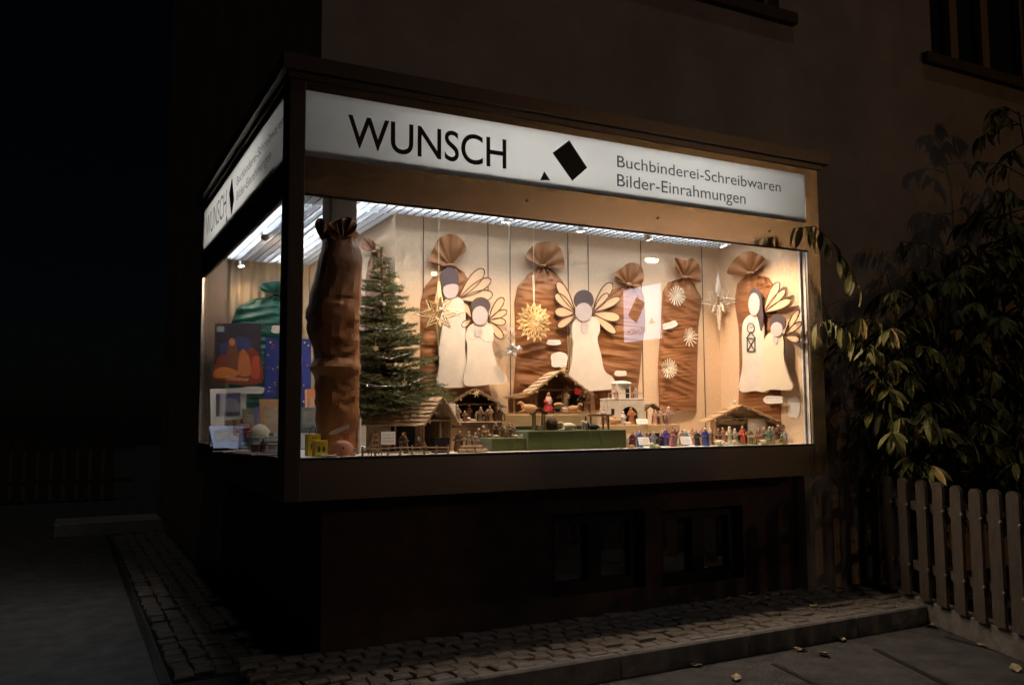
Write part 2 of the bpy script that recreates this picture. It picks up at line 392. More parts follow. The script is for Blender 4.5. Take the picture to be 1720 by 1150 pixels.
# floor and inner walls
fl = MB(); fl.b2((.031, .017, SZ-.06), (XR+.03, YB, SZ)); fl.b2((.031, YB, SZ-.06), (XL, YE-.01, SZ)); fl.build('display_floor', m_snow, case)
part('back_wall', m_wall, (XL, YB, SZ-.05), (XR+.04, YB+.04, HC+.22)); part('back_wall', m_wall, (XL, YB+.0405, SZ-.05), (XL+.04, YE, HC+.22))
part('side_wall', m_wall, (XR, .062, SZ-.05), (XR+.03, YB-.001, HC+.22))
part('back_wall', m_wall, (.031, YE-.012, SZ-.05), (XL, YE, HC+.22))
rows = []
for z in (SZ, SZ+.4, SZ+.9, HC-.05, HC+.02):
    rows.append([Vector((.035+(XL-.04)*i/120, YE-.05+.014*math.sin(i*.62+.4*math.sin(i*.21))*(1 if z < HC-.1 else 1.4), z)) for i in range(121)])
MB().grid(rows).build('curtain', m_curtain, case, smooth=True)
for u in (711, 820, 857, 955, 989, 1078, 1181):
    a = gx(u, YB-.006, SZ+1); MB().tube([(a, YB-.006, SZ), (a, YB-.006, HC)], .0028, 6).build('hanging_wire', m_wire, case)
# structural column
cx0, cx1 = gx(553, .32, SZ+1.2), gx(600, .32, SZ+1.2)
part('column', m_column, (cx0, .32, SZ), (cx1, .32+(cx1-cx0), HC+.04), bevel=.01)
# egg-crate louvre and light panel above it
lv = MB(); lw_ = MB(); hz = (HC, HC+.017)
def strips(x0, x1, y0, y1):
    n = int((x1-x0)/.06); m = int((y1-y0)/.04)
    for i in range(n+1): x = x0+(x1-x0)*i/n; lw_.b2((x-.002, y0, hz[0]), (x+.002, y1, hz[1]))
    for j in range(m+1): y = y0+(y1-y0)*j/m; lv.b2((x0, y-.001, hz[0]+.002), (x1, y+.001, hz[1]-.001))
strips(.06, XR-.01, .06, YB-.01); strips(.06, XL-.01, YB+.025, YE-.08)
lo = lv.build('ceiling_louvre', mat('louvre_plastic', (.80, .83, .87), .4, var=.03), case)
lw_.build('louvre_runner', mat('louvre_backlit_tone', (.34, .37, .42), .5, var=.03), lo)  # runners coloured darker to imitate strips seen against the light
rf = MB(); rf.b2((.02, .411, HC+.20), (XR+.03, YB, HC+.21)); rf.b2((.411, YB, HC+.20), (XL, YE, HC+.21))
rf.build('reflector', mat('reflector_white', (.88, .9, .92), .5, var=.02), case)
for x0, x1 in ((.62, 1.98), (2.06, 3.5)): MB().tube([(x0, .57, HC+.055), (x1, .57, HC+.055)], .013, 10).build('fluorescent_tube', m_tubeC, case)
for x0, x1 in ((.72, 1.98), (2.06, 3.5)): MB().tube([(x0, .24, HC+.04), (x1, .24, HC+.04)], .013, 10).build('fluorescent_tube', m_tubeC, case)
for y0, y1 in ((.9, 1.85), (1.93, 3.0)): MB().tube([(.22, y0, HC+.04), (.22, y1, HC+.04)], .013, 10).build('fluorescent_tube', m_tubeC, case)
for y0, y1 in ((.75, 1.8), (1.9, 3.0)): MB().tube([(.6, y0, HC+.055), (.6, y1, HC+.055)], .013, 10).build('fluorescent_tube', m_tubeC, case)
# sign bands
EX, EZ, EY = Vector((1, 0, 0)), Vector((0, 0, 1)), Vector((0, -1, 0))
sg = part('sign_panel', m_sign, (XW, .006, ZS0), (3.687, .011, ZS1))
a, b = fp(585, 192, 0), fp(851, 283, 0); zb = fp(606, 246, 0).z
text_on('lettering', 'WUNSCH', m_letter, sg, (a.x, .0035, fp(851, 283, 0).z), EX, EZ, b.x-a.x, a.z-fp(851, 283, 0).z, .008)
a, b, c = fp(1037, 261, 0), fp(1312, 320, 0), fp(1037, 280, 0)
text_on('small_lettering', 'Buchbinderei-Schreibwaren', m_letter2, sg, (a.x, .0035, c.z), EX, EZ, b.x-a.x, a.z-c.z, 0)
a, b, c = fp(1037, 292, 0), fp(1253, 340, 0), fp(1037, 312, 0)
text_on('small_lettering', 'Bilder-Einrahmungen', m_letter2, sg, (a.x, .0035, c.z), EX, EZ, b.x-a.x, a.z-c.z, 0)
for pts in (((956, 236), (928, 257), (961, 304), (986, 282)), ((914, 288), (907, 303), (924, 303))):
    MB().prism([fp(u, v, .005) for u, v in pts], (0, -.002, 0)).build('logo', m_logo, sg)
s2 = part('sign_panel', m_sign, (.006, YC, ZS0), (.011, 3.095, ZS1))
def lp_(u, v): return at(u, v, 0, 0)
y0 = lp_(345, 400).y; y1 = lp_(379, 360).y
zc = (ZS0+.118, ZS0+.118+.17)
text_on('lettering', 'WUNSCH', m_letter, s2, (.0035, y0, ZS0+.10), EY, EZ, y0-y1, .18, -.006)
yl = lp_(388, 330).y; cz = (ZS0+ZS1)/2
MB().prism([(.005, yl+d, cz+e) for d, e in ((.0, .13), (-.105, -.045), (-.005, -.13), (.105, .045))], (-.002, 0, 0)).build('logo', m_logo, s2)
MB().prism([(.005, yl+.19+d, ZS0+e) for d, e in ((0, .085), (-.035, .035), (.035, .035))], (-.002, 0, 0)).build('logo', m_logo, s2)
y0 = lp_(397, 305).y; y1 = YC-.1
text_on('small_lettering', 'Buchbinderei-Schreibwaren', m_letter2, s2, (.0035, y0, ZS0+.205), EY, EZ, y0-.16, .06, 0)
text_on('small_lettering', 'Bilder-Einrahmungen', m_letter2, s2, (.0035, y0, ZS0+.10), EY, EZ, (y0-.16)*.78, .06, 0)
# the light boxes behind the sign bands
bx = MB(); bx.b2((XW, .012, HC+.062), (XG-.01, .40, HC+.07)); bx.b2((XW, .012, ZS1+.002), (XG-.01, .40, ZS1+.01)); bx.b2((.40, .40, HC+.062), (XG-.01, .41, ZS1+.01))
bx.b2((3.69, .012, HC+.071), (3.70, .40, ZS1)); bx.b2((.012, .41, HC+.062), (.40, YD, HC+.07)); bx.b2((.012, .41, ZS1+.002), (.40, YD, ZS1+.01)); bx.b2((.40, .411, HC+.062), (.41, YD, ZS1+.01)); bx.b2((.012, YD, HC+.062), (.41, YD+.01, ZS1+.01))
bx.prism([(XW, .0125, ZS0+.001), (XG-.13, .0125, ZS0+.001), (XG-.13, .075, HC+.0615), (XW, .075, HC+.0615)], (0, 0, .003)); bx.prism([(.0125, YC, ZS0+.001), (.0125, YD-.01, ZS0+.001), (.075, YD-.01, HC+.0615), (.075, YC, HC+.0615)], (0, 0, .003))
bx.build('light_box', m_white, case)
for x0, x1 in ((.75, 1.93), (2.0, 3.35)): MB().tube([(x0, .30, cz), (x1, .30, cz)], .013, 10).build('fluorescent_tube', m_tubeE, case)
for y0, y1 in ((.75, 1.8), (1.9, 2.95)): MB().tube([(.30, y0, cz), (.30, y1, cz)], .013, 10).build('fluorescent_tube', m_tubeE, case)
# halogen spots under the louvre, two of them unseen extras added for brightness
def halogen(u, v, aim, power, cone=128, z=SZ+1.475):
    p = at(u, v, 2, z); d = (Vector(aim)-p).normalized()
    hd = MB(); hd.tube([p-d*.05, p-d*.03, p], [.012, .024, .03], 12); hd.tube([p-d*.045, (p.x, p.y, HC)], .006, 8)
    h = hd.build('halogen_lamp', m_alu, case, smooth=True)
    MB().tube([p+d*.001, p+d*.003], .024, 12).build('lamp_face', m_spotE, h)
    l = bpy.data.lights.new('halogen_light', 'SPOT'); l.energy = power; l.color = (1, .68, .42); l.spot_size = math.radians(cone); l.spot_blend = .7; l.shadow_soft_size = .022
    o = bpy.data.objects.new('halogen_light', l); col.objects.link(o); o.location = p+d*.012; o.rotation_euler = d.to_track_quat('-Z', 'Y').to_euler(); o.parent = case; o.location -= case.location
HW = 50
halogen(735, 352, (1.15, .62, SZ), HW*.42, z=SZ+1.40)  # unseen lamp, added to brighten the left end of the display
halogen(850, 373, (1.5, .62, SZ), HW*.72, z=SZ+1.385)
halogen(975, 388, (2.2, .62, SZ), HW*.8, z=SZ+1.385)
halogen(1090, 401, (3.3, .5, SZ), HW*1.0, z=SZ+1.375)  # unseen lamp, added to brighten the right side wall
halogen(1215, 413, (3.66, .2, SZ+.2), HW*.8, z=SZ+1.40)
halogen(445, 400, (.5, 3.0, SZ+.5), HW*.45)
halogen(405, 447, (.45, 2.9, SZ+.3), HW*.2)

# ================================================================== STREET LAMP AND LIT SIGN (seen mirrored in the glass)
def mirror(u, v, t):
    p = CAM + ray(u, v)*t; return Vector((p.x, .02-p.y, p.z))
L = mirror(1095, 437, 22)
lamp = thing('street_lamp', 'sodium street lamp whose orange light is mirrored in the glass', 'street lamp', (L.x, L.y, 0))
MB().tube([(L.x+.9, L.y-.5, 0), (L.x+.9, L.y-.5, 1), (L.x+.9, L.y-.5, L.z-.1), (L.x+.5, L.y-.28, L.z+.16), (L.x, L.y, L.z+.12)], [.08, .06, .05, .035, .03], 10).build('pole', m_metal_d, lamp, smooth=True)
MB().ball((L.x, L.y, L.z+.09), (.28, .18, .09), 14, 8).build('lamp_head', m_metal_d, lamp, smooth=True)
MB().ball((L.x, L.y, L.z), (.19, .13, .06), 14, 8).build('lamp_lens', m_lampE, lamp, smooth=True)
cs = [mirror(u, v, t) for u, v, t in ((1047, 487, 12.4), (1111, 474, 11.7), (1113, 570, 11.7), (1050, 576, 12.4))]
P0, P1, P2, P3 = cs; e1 = (P1-P0); e1.z = 0; up = Vector((0, 0, (P0.z+P1.z-P2.z-P3.z)/2)); nrm = Vector((e1.y, -e1.x, 0)).normalized()
if nrm.dot(Vector((2, 0, 2))-P0) < 0: nrm = -nrm
zt = (P0.z+P1.z)/2; base = Vector((P0.x, P0.y, zt)) - up
ls = thing('illuminated_sign', 'white lit sign on a post mirrored in the window glass', 'sign', (base.x+e1.x/2, base.y+e1.y/2, 0))
m_boxE = emission('lit_sign_face', (.82, .82, 1.0), 6.5)
MB().prism([base, base+e1, base+e1+up, base+up], -nrm*.12).build('light_box', m_white, ls)
q = lambda s, t: base + e1*s + up*t + nrm*.004
fc = MB().prism([q(.01, .01), q(.99, .01), q(.99, .99), q(.01, .99)], -nrm*.003).build('sign_face', m_boxE, ls)
q = lambda s, t: base + e1*s + up*t + nrm*.012
MB().prism([q(.38, .82), q(.60, .68), q(.36, .34), q(.14, .50)], -nrm*.004).build('logo', m_logo, fc)
MB().prism([q(.76, .41), q(.83, .29), q(.69, .29)], -nrm*.004).build('logo', m_logo, fc)
text_on('lettering', 'WUNSCH', m_letter, fc, q(.62, .13), -e1.normalized(), EZ, e1.length*.5, .09, 0)
MB().tube([(ls.location.x, ls.location.y, 0), (ls.location.x, ls.location.y, base.z)], .035, 8).build('post', m_metal_d, ls)

# ================================================================== CUT-OUTS, SACKS, STARS
def smooth_closed(pts, k=4):
    n = len(pts); out = []
    for i in range(n):
        p0, p1, p2, p3 = [Vector((*pts[(i+j) % n], 0)) for j in (-1, 0, 1, 2)]
        for s in range(k):
            t = s/k; q = .5*((2*p1)+(p2-p0)*t+(2*p0-5*p1+4*p2-p3)*t*t+(3*p1-p0-3*p2+p3)*t**3)
            out.append((q.x, q.y))
    return out
class Plane:                                   # a wall that flat things hang on: axis, value, direction into the room
    def __init__(s, ax, val): s.ax = ax; s.val = val; s.n = Vector((-1, 0, 0)) if ax == 0 else Vector((0, -1, 0))
    def p(s, u, v, off=0): return at(u, v, s.ax, s.val-off)
BACK, SIDE, LEG, REAR = Plane(1, YB), Plane(0, XR), Plane(0, XL), Plane(1, YE-.08)
BACK.o = .075; SIDE.o = .05
SIDE.n = Vector((-1, 0, 0)); LEG.n = Vector((-1, 0, 0))
def cut(name, pts, pl, off, th, m, parent=None, k=4, base=None):
    q = smooth_closed(pts, k) if k > 1 else pts
    return MB().prism([pl.p(u, v, off) for u, v in q], pl.n*th).build(name, m, parent, base=base)
def oval(u, v, ru, rv, n=20): return [(u+ru*math.cos(2*math.pi*i/n), v+rv*math.sin(2*math.pi*i/n)) for i in range(n)]
def edge_at(pts, t):                           # polyline by height
    v = pts[0][1]+(pts[-1][1]-pts[0][1])*t
    for a, b in zip(pts, pts[1:]):
        if b[1] >= v: s = 0 if b[1] == a[1] else (v-a[1])/(b[1]-a[1]); s = s*s*(3-2*s)*.5+s*.5; return a[0]+(b[0]-a[0])*s
    return pts[-1][0]
def sack(label, pl, tie, fan, left, right, m, seed, bulge=.07, group=None, wav=0):
    b0 = pl.p(tie[0], left[-1][1], .01); root = thing('fabric_sack', label, 'fabric sack', b0, group=group)
    rows = []; N, K = 150, 30
    for i in range(N+1):
        t = i/N; ul = edge_at(left, t); ur = edge_at(right, t); v0 = left[0][1]+(left[-1][1]-left[0][1])*t; v1 = right[0][1]+(right[-1][1]-right[0][1])*t
        row = []
        for j in range(K+1):
            s = j/K; u = ul+(ur-ul)*s; v = v0+(v1-v0)*s
            if i == N and wav: v += wav*math.sin(s*9+seed)
            e = 1-abs(2*s-1)**3
            g = bulge*e*min(1, .25+t*5)*(1-.35*t)
            fo = (.5-abs(noise.noise(Vector((s*1.1+seed, t*15+s*2.0*math.sin(seed), seed))))*2)*.016 + (.5-abs(noise.noise(Vector((s*1.5+seed, t*36+s*2.5*math.cos(seed), 3+seed))))*2)*.007
            ga = .016*math.sin(s*26+2*math.sin(seed+t*7))*max(0, 1-t*6)
            row.append(pl.p(u, v, .006+max(0, g+(fo+ga)*min(1, e*2.5))))
        rows.append(row)
    MB().grid(rows).build('sack_body', m, root, smooth=80)
    f2 = smooth_closed(fan, 5); rows = []
    for i in range(11):
        r = i/10; row = []
        for j, (u, v) in enumerate(f2):
            a = j/len(f2)
            row.append(pl.p(tie[0]+(u-tie[0])*r, tie[1]+(v-tie[1])*r, .012+.05*math.sin(r*1.9)+r*.013*math.sin(a*48+seed)+.012*r*noise.noise(Vector((a*14, r*3, seed)))))
        rows.append(row)
    MB().grid(rows, close=True).build('gathered_top', m, root, smooth=80)
    c = pl.p(tie[0], tie[1], .045); MB().ball(c, (.03, .03, .014), 12, 6, .05).build('tie_cord', MATS['bark'] if m is m_sack else m_gasket, root, smooth=True)
    return root
sack('brown satin sack behind the tall angel of the left pair', BACK, (757, 446),
     [(757, 446), (722, 441), (728, 418), (738, 400), (756, 393), (774, 400), (783, 418), (772, 432)],
     [(748, 447), (728, 462), (712, 485), (706, 510), (706, 600), (704, 690)], [(766, 447), (780, 458), (790, 475), (796, 520), (815, 600), (828, 690)], m_sack, 1.3)
sack('brown satin sack behind the round straw star', BACK, (911, 447),
     [(911, 447), (884, 432), (896, 412), (916, 406), (936, 411), (946, 428), (947, 451), (930, 443)],
     [(902, 448), (884, 464), (868, 484), (864, 510), (866, 600), (860, 692)], [(920, 448), (936, 460), (947, 476), (951, 510), (954, 600), (956, 692)], m_sack, 2.6)
sack('brown satin sack partly hidden by the middle angel', BACK, (1056, 478),
     [(1056, 478), (1037, 470), (1034, 459), (1046, 448), (1060, 441), (1077, 447), (1081, 470), (1070, 482)],
     [(1048, 480), (1030, 486), (1006, 500), (988, 540), (990, 600), (1000, 688)], [(1064, 480), (1076, 486), (1082, 498), (1084, 540), (1077, 600), (1068, 688)], m_sack, 3.9)
sack('brown satin sack decorated with three straw snowflakes', BACK, (1150, 466),
     [(1150, 466), (1138, 456), (1133, 434), (1150, 437), (1164, 434), (1176, 449), (1176, 474), (1162, 464)],
     [(1141, 468), (1122, 474), (1113, 490), (1110, 540), (1105, 620), (1107, 690)], [(1158, 468), (1168, 480), (1179, 502), (1173, 550), (1171, 620), (1170, 690)], m_sack, 5.1, wav=2)
sack('brown satin sack behind the angel pair with the lantern', SIDE, (1261, 459),
     [(1261, 459), (1222, 460), (1234, 435), (1256, 422), (1272, 426), (1286, 436), (1279, 448), (1268, 456)],
     [(1252, 461), (1238, 478), (1234, 505), (1241, 560), (1242, 620), (1240, 690)], [(1270, 461), (1292, 466), (1302, 484), (1306, 540), (1312, 620), (1311, 706)], m_sack, 6.2, .05)
sack('brown satin sack half hidden behind the fir tree', LEG, (630, 424),
     [(630, 424), (608, 418), (611, 398), (622, 402), (634, 412), (650, 430), (656, 440), (640, 436)],
     [(624, 426), (618, 440), (614, 470), (612, 540), (612, 600), (612, 690)], [(636, 426), (650, 440), (657, 470), (658, 540), (658, 600), (658, 690)], m_sack, 7.7, .05)
sack('dark green satin sack hanging on the curtain behind the poster', REAR, (463, 494),
     [(463, 494), (446, 492), (436, 481), (448, 474), (472, 472), (496, 474), (502, 488), (480, 492)],
     [(452, 496), (420, 504), (396, 518), (388, 545), (384, 620), (384, 700)], [(474, 496), (490, 502), (502, 512), (508, 545), (506, 620), (504, 700)], m_green, 8.8)

# ---------------- angels, painted wooden cut-outs
def petal(root, tip, wdt, n=16):
    rx, ry = root; dx, dy = tip[0]-rx, tip[1]-ry; L_ = math.hypot(dx, dy); ex, ey = dx/L_, dy/L_; out = []
    for i in range(n*2):
        t = i/(n*2)*2*math.pi; s = .5-.5*math.cos(t); wd = wdt*math.sin(t)*(s**.55)
        out.append((rx+dx*s-ey*wd, ry+dy*s+ex*wd))
    return out
def rim(name, pts, pl, off, r, m, parent):
    q = [pl.p(u, v, off) for u, v in pts]; q.append(q[0]); q.append(q[1])
    return MB().tube(q, r, 6, cap=False).build(name, m, parent, smooth=True)
def angel(label, pl, robe, robem, face, hair, wings, hands, base, folds=(), extra=None, lift=0):
    old = pl.o; pl.o = old+lift
    root = thing('angel_cutout', label, 'angel figure', pl.p(base[0], base[1], pl.o+.03), group='angel cut-outs on the wall')
    rb = cut('robe', robe, pl, pl.o+.030, .012, robem, root)
    for ln in folds:
        MB().tube([pl.p(u, v, pl.o+.0425) for u, v in ln], .0016, 5).build('arm_line', m_face, rb)
    cut('hair', hair, pl, pl.o+.0435, .006, m_hair, root); cut('face', face, pl, pl.o+.0505, .004, m_face, root, k=2)
    if hands: cut('hands', hands, pl, pl.o+.0435, .004, mat('angel_hands', (.52, .47, .46), .8), root, k=2)
    for i, (r0, tip, wd) in enumerate(wings):
        pt = petal(r0, tip, wd*1.25); wg = MB().prism([pl.p(u, v, pl.o+.012+.0015*i) for u, v in pt], pl.n*.006).build('wing', m_wing, root)
        rim('wing_outline', pt, pl, pl.o+.018+.0015*i, .0042, m_line, wg)
    if extra: extra(root)
    pl.o = old; return root
angel('tall angel cut-out with three wing loops beside a smaller one', BACK,
      [(748, 503), (760, 499), (772, 501), (779, 511), (781, 535), (780, 584), (783, 620), (787, 646), (764, 651), (734, 646), (737, 614), (736, 575), (739, 541), (742, 515)], m_robe,
      [(745, 482), (757, 477), (769, 479), (769, 490), (764, 499), (752, 501), (745, 494)], [(739, 462), (752, 449), (766, 455), (770, 466), (769, 481), (756, 484), (744, 487), (741, 476)],
      [((770, 502), (812, 452), 10), ((770, 502), (824, 469), 9), ((770, 503), (827, 494), 10)], None, (760, 650), [[(742, 530), (758, 541), (776, 532)], [(743, 499), (757, 503), (770, 498)]])
angel('small praying angel cut-out right of the tall one on the left', BACK,
      [(795, 543), (806, 540), (819, 543), (827, 551), (827, 571), (825, 580), (834, 612), (848, 630), (848, 643), (819, 646), (779, 646), (783, 608), (784, 580), (781, 567), (785, 551)], m_robe,
      oval(806, 530, 13, 16), oval(807, 514, 16, 15), [((821, 536), (845, 500), 7), ((821, 537), (851, 522), 6), ((821, 538), (849, 541), 6.5), ((821, 539), (844, 568), 7), ((792, 535), (780, 509), 5), ((792, 536), (776, 548), 5)],
      oval(803, 557, 7, 9), (812, 646), [[(784, 566), (794, 571), (803, 566)], [(825, 574), (814, 573), (806, 566)]], lift=.014)
angel('praying angel cut-out standing alone in the middle', BACK,
      [(970, 535), (981, 530), (996, 532), (1005, 541), (1006, 556), (1002, 570), (1008, 594), (1014, 622), (1028, 634), (1033, 649), (1012, 655), (954, 653), (959, 612), (962, 578), (960, 567), (961, 545)], m_robe,
      oval(980, 524, 14, 15.5), oval(980, 504, 16.5, 17), [((966, 524), (936, 473), 8), ((966, 525), (933, 494), 8), ((966, 526), (932, 523), 8.5), ((967, 528), (937, 549), 6.5), ((996, 523), (1027, 475), 9), ((996, 524), (1021, 493), 6), ((996, 524), (1041, 500), 7), ((996, 526), (1041, 534), 8.5), ((996, 528), (1034, 559), 7)],
      oval(982, 549, 6.5, 11), (985, 653))
def lantern(root):
    ln = MB()
    for a, b in (((1255, 566), (1255, 590)), ((1268, 567), (1268, 590)), ((1255, 590), (1268, 590)), ((1255, 568), (1268, 568)), ((1255, 590), (1268, 568)), ((1255, 568), (1268, 590)), ((1254, 568), (1261, 557)), ((1269, 568), (1261, 557))):
        ln.tube([SIDE.p(*a, SIDE.o+.047), SIDE.p(*b, SIDE.o+.047)], .0042, 6)
    ln.tube([SIDE.p(u, v, SIDE.o+.047) for u, v in oval(1261, 551, 6, 8, 14)+[(1267, 551)]], .0035, 6); ln.build('lantern', m_hair, root)
angel('tall angel cut-out carrying a black lantern on the right', SIDE,
      [(1256, 533), (1267, 527), (1277, 531), (1284, 545), (1285, 570), (1286, 601), (1293, 655), (1270, 656), (1244, 655), (1249, 613), (1248, 565), (1250, 543)], m_robe,
      oval(1267, 511, 9.5, 19), [(1258, 508), (1260, 490), (1268, 484), (1278, 492), (1281, 515), (1283, 536), (1279, 556), (1275, 540), (1268, 520), (1259, 524)],
      [((1283, 523), (1308, 474), 7), ((1283, 524), (1319, 487), 6), ((1283, 525), (1328, 504), 7)], oval(1261, 545, 5, 5), (1268, 655), extra=lantern)
angel('small cream angel cut-out beside the lantern carrier', SIDE,
      [(1292, 561), (1304, 556), (1314, 559), (1318, 572), (1319, 604), (1328, 635), (1334, 650), (1325, 655), (1296, 654), (1280, 655), (1281, 610), (1284, 575)], m_robe2,
      oval(1305, 553, 10, 12), oval(1307, 542, 14, 15), [((1318, 562), (1342, 520), 5), ((1318, 563), (1346, 541), 5), ((1318, 565), (1343, 571), 6)], oval(1303, 571, 4, 7), (1310, 654), lift=.014)

# ---------------- hanging stars and snowflakes
def star_frame(mb_, c, n, R0, R1, ax, ay, r, ph=0):
    pts = []
    for i in range(2*n):
        a = math.pi*i/n+ph; rr = (R0[i//2 % len(R0)] if hasattr(R0, '__len__') else R0) if i % 2 == 0 else R1
        pts.append(c+ax*math.sin(a)*rr+ay*math.cos(a)*rr)
    mb_.tube(pts+[pts[0], pts[1]], r, 5, cap=False)
def string(root, p, top=None):
    MB().tube([p, (p.x, p.y, top or HC)], .0012, 5).build('string', m_string, root)
def frame_star(label, u, v, y, tall, wide, m, n=8):
    c = Vector((gx(u, y, 0), y, 0)); c = fp(u, v, y); k = mpp(u, y, c.z)
    root = thing('wooden_star', label, 'star', c, group='hanging stars'); Z = Vector((0, 0, 1))
    for q in range(3):
        a = q*math.pi/3+.25; ax = Vector((math.cos(a), math.sin(a), 0)); b = MB()
        star_frame(b, c, n, (tall*k, wide*.68*k, wide*k, wide*.68*k), wide*.36*k, ax, Z, .0075)
        star_frame(b, c, n, (tall*.6*k, wide*.46*k, wide*.6*k, wide*.46*k), wide*.2*k, ax, Z, .005)
        b.build('star_blade', m, root, smooth=True)
    string(root, c+Z*tall*k); return root
frame_star('tall openwork wooden star hanging before the left angels', 737, 526, .50, 53, 48, m_star)
frame_star('pale openwork star hanging by the right inner corner', 1207, 506, .80, 47, 37, m_strawp)
c = fp(897, 541, YB-.2); k = mpp(897, YB-.2, c.z)
root = thing('straw_star', 'round many pointed straw star hanging before a brown sack', 'star', c, group='hanging stars')
for q, (r0, r1, yy, ph) in enumerate(((33, 23, 0, 0), (27, 18, -.008, .1), (21, 13, -.016, 0), (15, 8, -.022, .1), (9, 4, -.028, 0))):
    b = MB(); star_frame(b, c+Vector((0, yy, 0)), 16, r0*k, r1*k, Vector((1, 0, 0)), EZ, .0052, ph*2)
    for i in range(16):
        a = 2*math.pi*i/16+ph; b.tube([c+Vector((math.sin(a)*r1*k*.5, yy, math.cos(a)*r1*k*.5)), c+Vector((math.sin(a)*r0*k*.97, yy, math.cos(a)*r0*k*.97))], .0042, 4)
    b.build('straw_ring', m_straw, root, smooth=True)
b = MB(); b.tube([c+EZ*28*k, c+EZ*60*k+EX*.004, c+EZ*80*k, c+EZ*78*k-EX*.008, c+EZ*55*k-EX*.004, c+EZ*28*k], .003, 5); b.build('loop', m_string, root); string(root, c+EZ*80*k)
def flake(label, u, v, r, n, off=.10, fuzzy=3):
    c = BACK.p(u, v, off); k = mpp(u, YB-off, c.z); root = thing('straw_snowflake', label, 'snowflake', c, group='straw snowflakes on the sack'); b = MB()
    for i in range(n):
        a = 2*math.pi*i/n+.13
        for j in range(fuzzy):
            d = a+(j-(fuzzy-1)/2)*.16; rr = r*k*random.uniform(.82, 1.02)
            b.tube([c+Vector((0, .002*j, 0)), c+Vector((math.sin(d)*rr, -.012-.01*(j % 2), math.cos(d)*rr))], .0027, 4)
    b.ball(c-Vector((0, .008, 0)), (.009, .006, .009), 8, 5); b.build('straw_rays', m_strawp, root); return root
flake('full straw snowflake at the top of the sack', 1135, 497, 18, 16)
flake('sparse spiky straw snowflake at the right edge of the sack', 1157, 567, 17, 12, fuzzy=2)
flake('dense straw snowflake low on the left edge of the sack', 1122, 619, 17, 18, fuzzy=4)
c = fp(861, 588, .7); root = thing('foil_ornament', 'silver foil ornament hanging left of the straw star', 'ornament', c)
b = MB(); k = mpp(861, .7, c.z)
for i in range(16):
    a = random.uniform(0, 6.28); rr = random.uniform(.3, 1); b.ball(c+Vector((math.cos(a)*rr*13*k, random.uniform(-.02, .02), math.sin(a)*rr*9*k)), (5*k, 3*k, 4*k), 7, 5, .2)
b.build('foil_cluster', m_silver, root); b = MB(); c2 = fp(856, 560, .7); star_frame(b, c2, 8, 12*k, 6*k, EX, EZ, .004); b.tube([c2, c+EZ*8*k], .003, 5); b.build('foil_star', m_silver, root); string(root, c2)

# ---------------- labels
def cloud(label, u, v, w_, h_, pl, off, tilt=0, lines=1, name='price_label'):
    n = 26; pts = []
    for i in range(n):
        a = 2*math.pi*i/n; r = (abs(math.cos(a))**4+abs(math.sin(a))**4)**-.25*(1+.05*math.sin(5*a+u)); x = math.cos(a)*w_/2*r; y = math.sin(a)*h_/2*r
        pts.append((u+x*math.cos(tilt)+y*math.sin(tilt), v-x*math.sin(tilt)+y*math.cos(tilt)))
    b0 = pl.p(u, v, off)
    o = MB().prism([pl.p(a, b, off)-b0 for a, b in pts], pl.n*.003).build(name, m_card, local=True, base=(0, 0, 0)); o.location = b0
    tag(o, label, 'label'); ink = MB()
    for i in range(lines):
        yy = (i+1)/(lines+1)-.5
        x = -.36
        while x < .34:
            L_ = random.uniform(.05, .16); pq = []
            for s in (x, min(x+L_, .38)):
                X, Y = s*w_, yy*h_; pq.append(pl.p(u+X*math.cos(tilt)+Y*math.sin(tilt), v-X*math.sin(tilt)+Y*math.cos(tilt), off+.0033))
            ink.tube(pq, .0013, 4); x += L_+.04
    ink.build('handwriting', MATS.get('pencil') or mat('pencil', (.42, .41, .42), .8), o); return o
cloud('small cloud shaped label right of the straw star', 930, 575, 23, 9, BACK, .09, lines=1)
cloud('tilted cloud shaped label between two straw snowflakes', 1125, 546, 25, 11, BACK, .10, .3, 1)
cloud('cloud shaped label right of the middle angel', 1042, 627, 20, 9, BACK, .09, 0, 1)
cloud('cloud shaped label below the lantern angels', 1299, 671, 32, 13, SIDE, .075, 0, 2)
cloud('rounded white price list card above the central stable', 939, 604, 27, 25, BACK, .10, 0, 5)
cloud('narrow price sheet on the right side wall', 1334, 684, 20, 35, SIDE, .004, 0, 9)
cloud('tiny oval label on the string of the tall star', 729, 460, 11, 7, Plane(1, .52), 0, 0, 1)

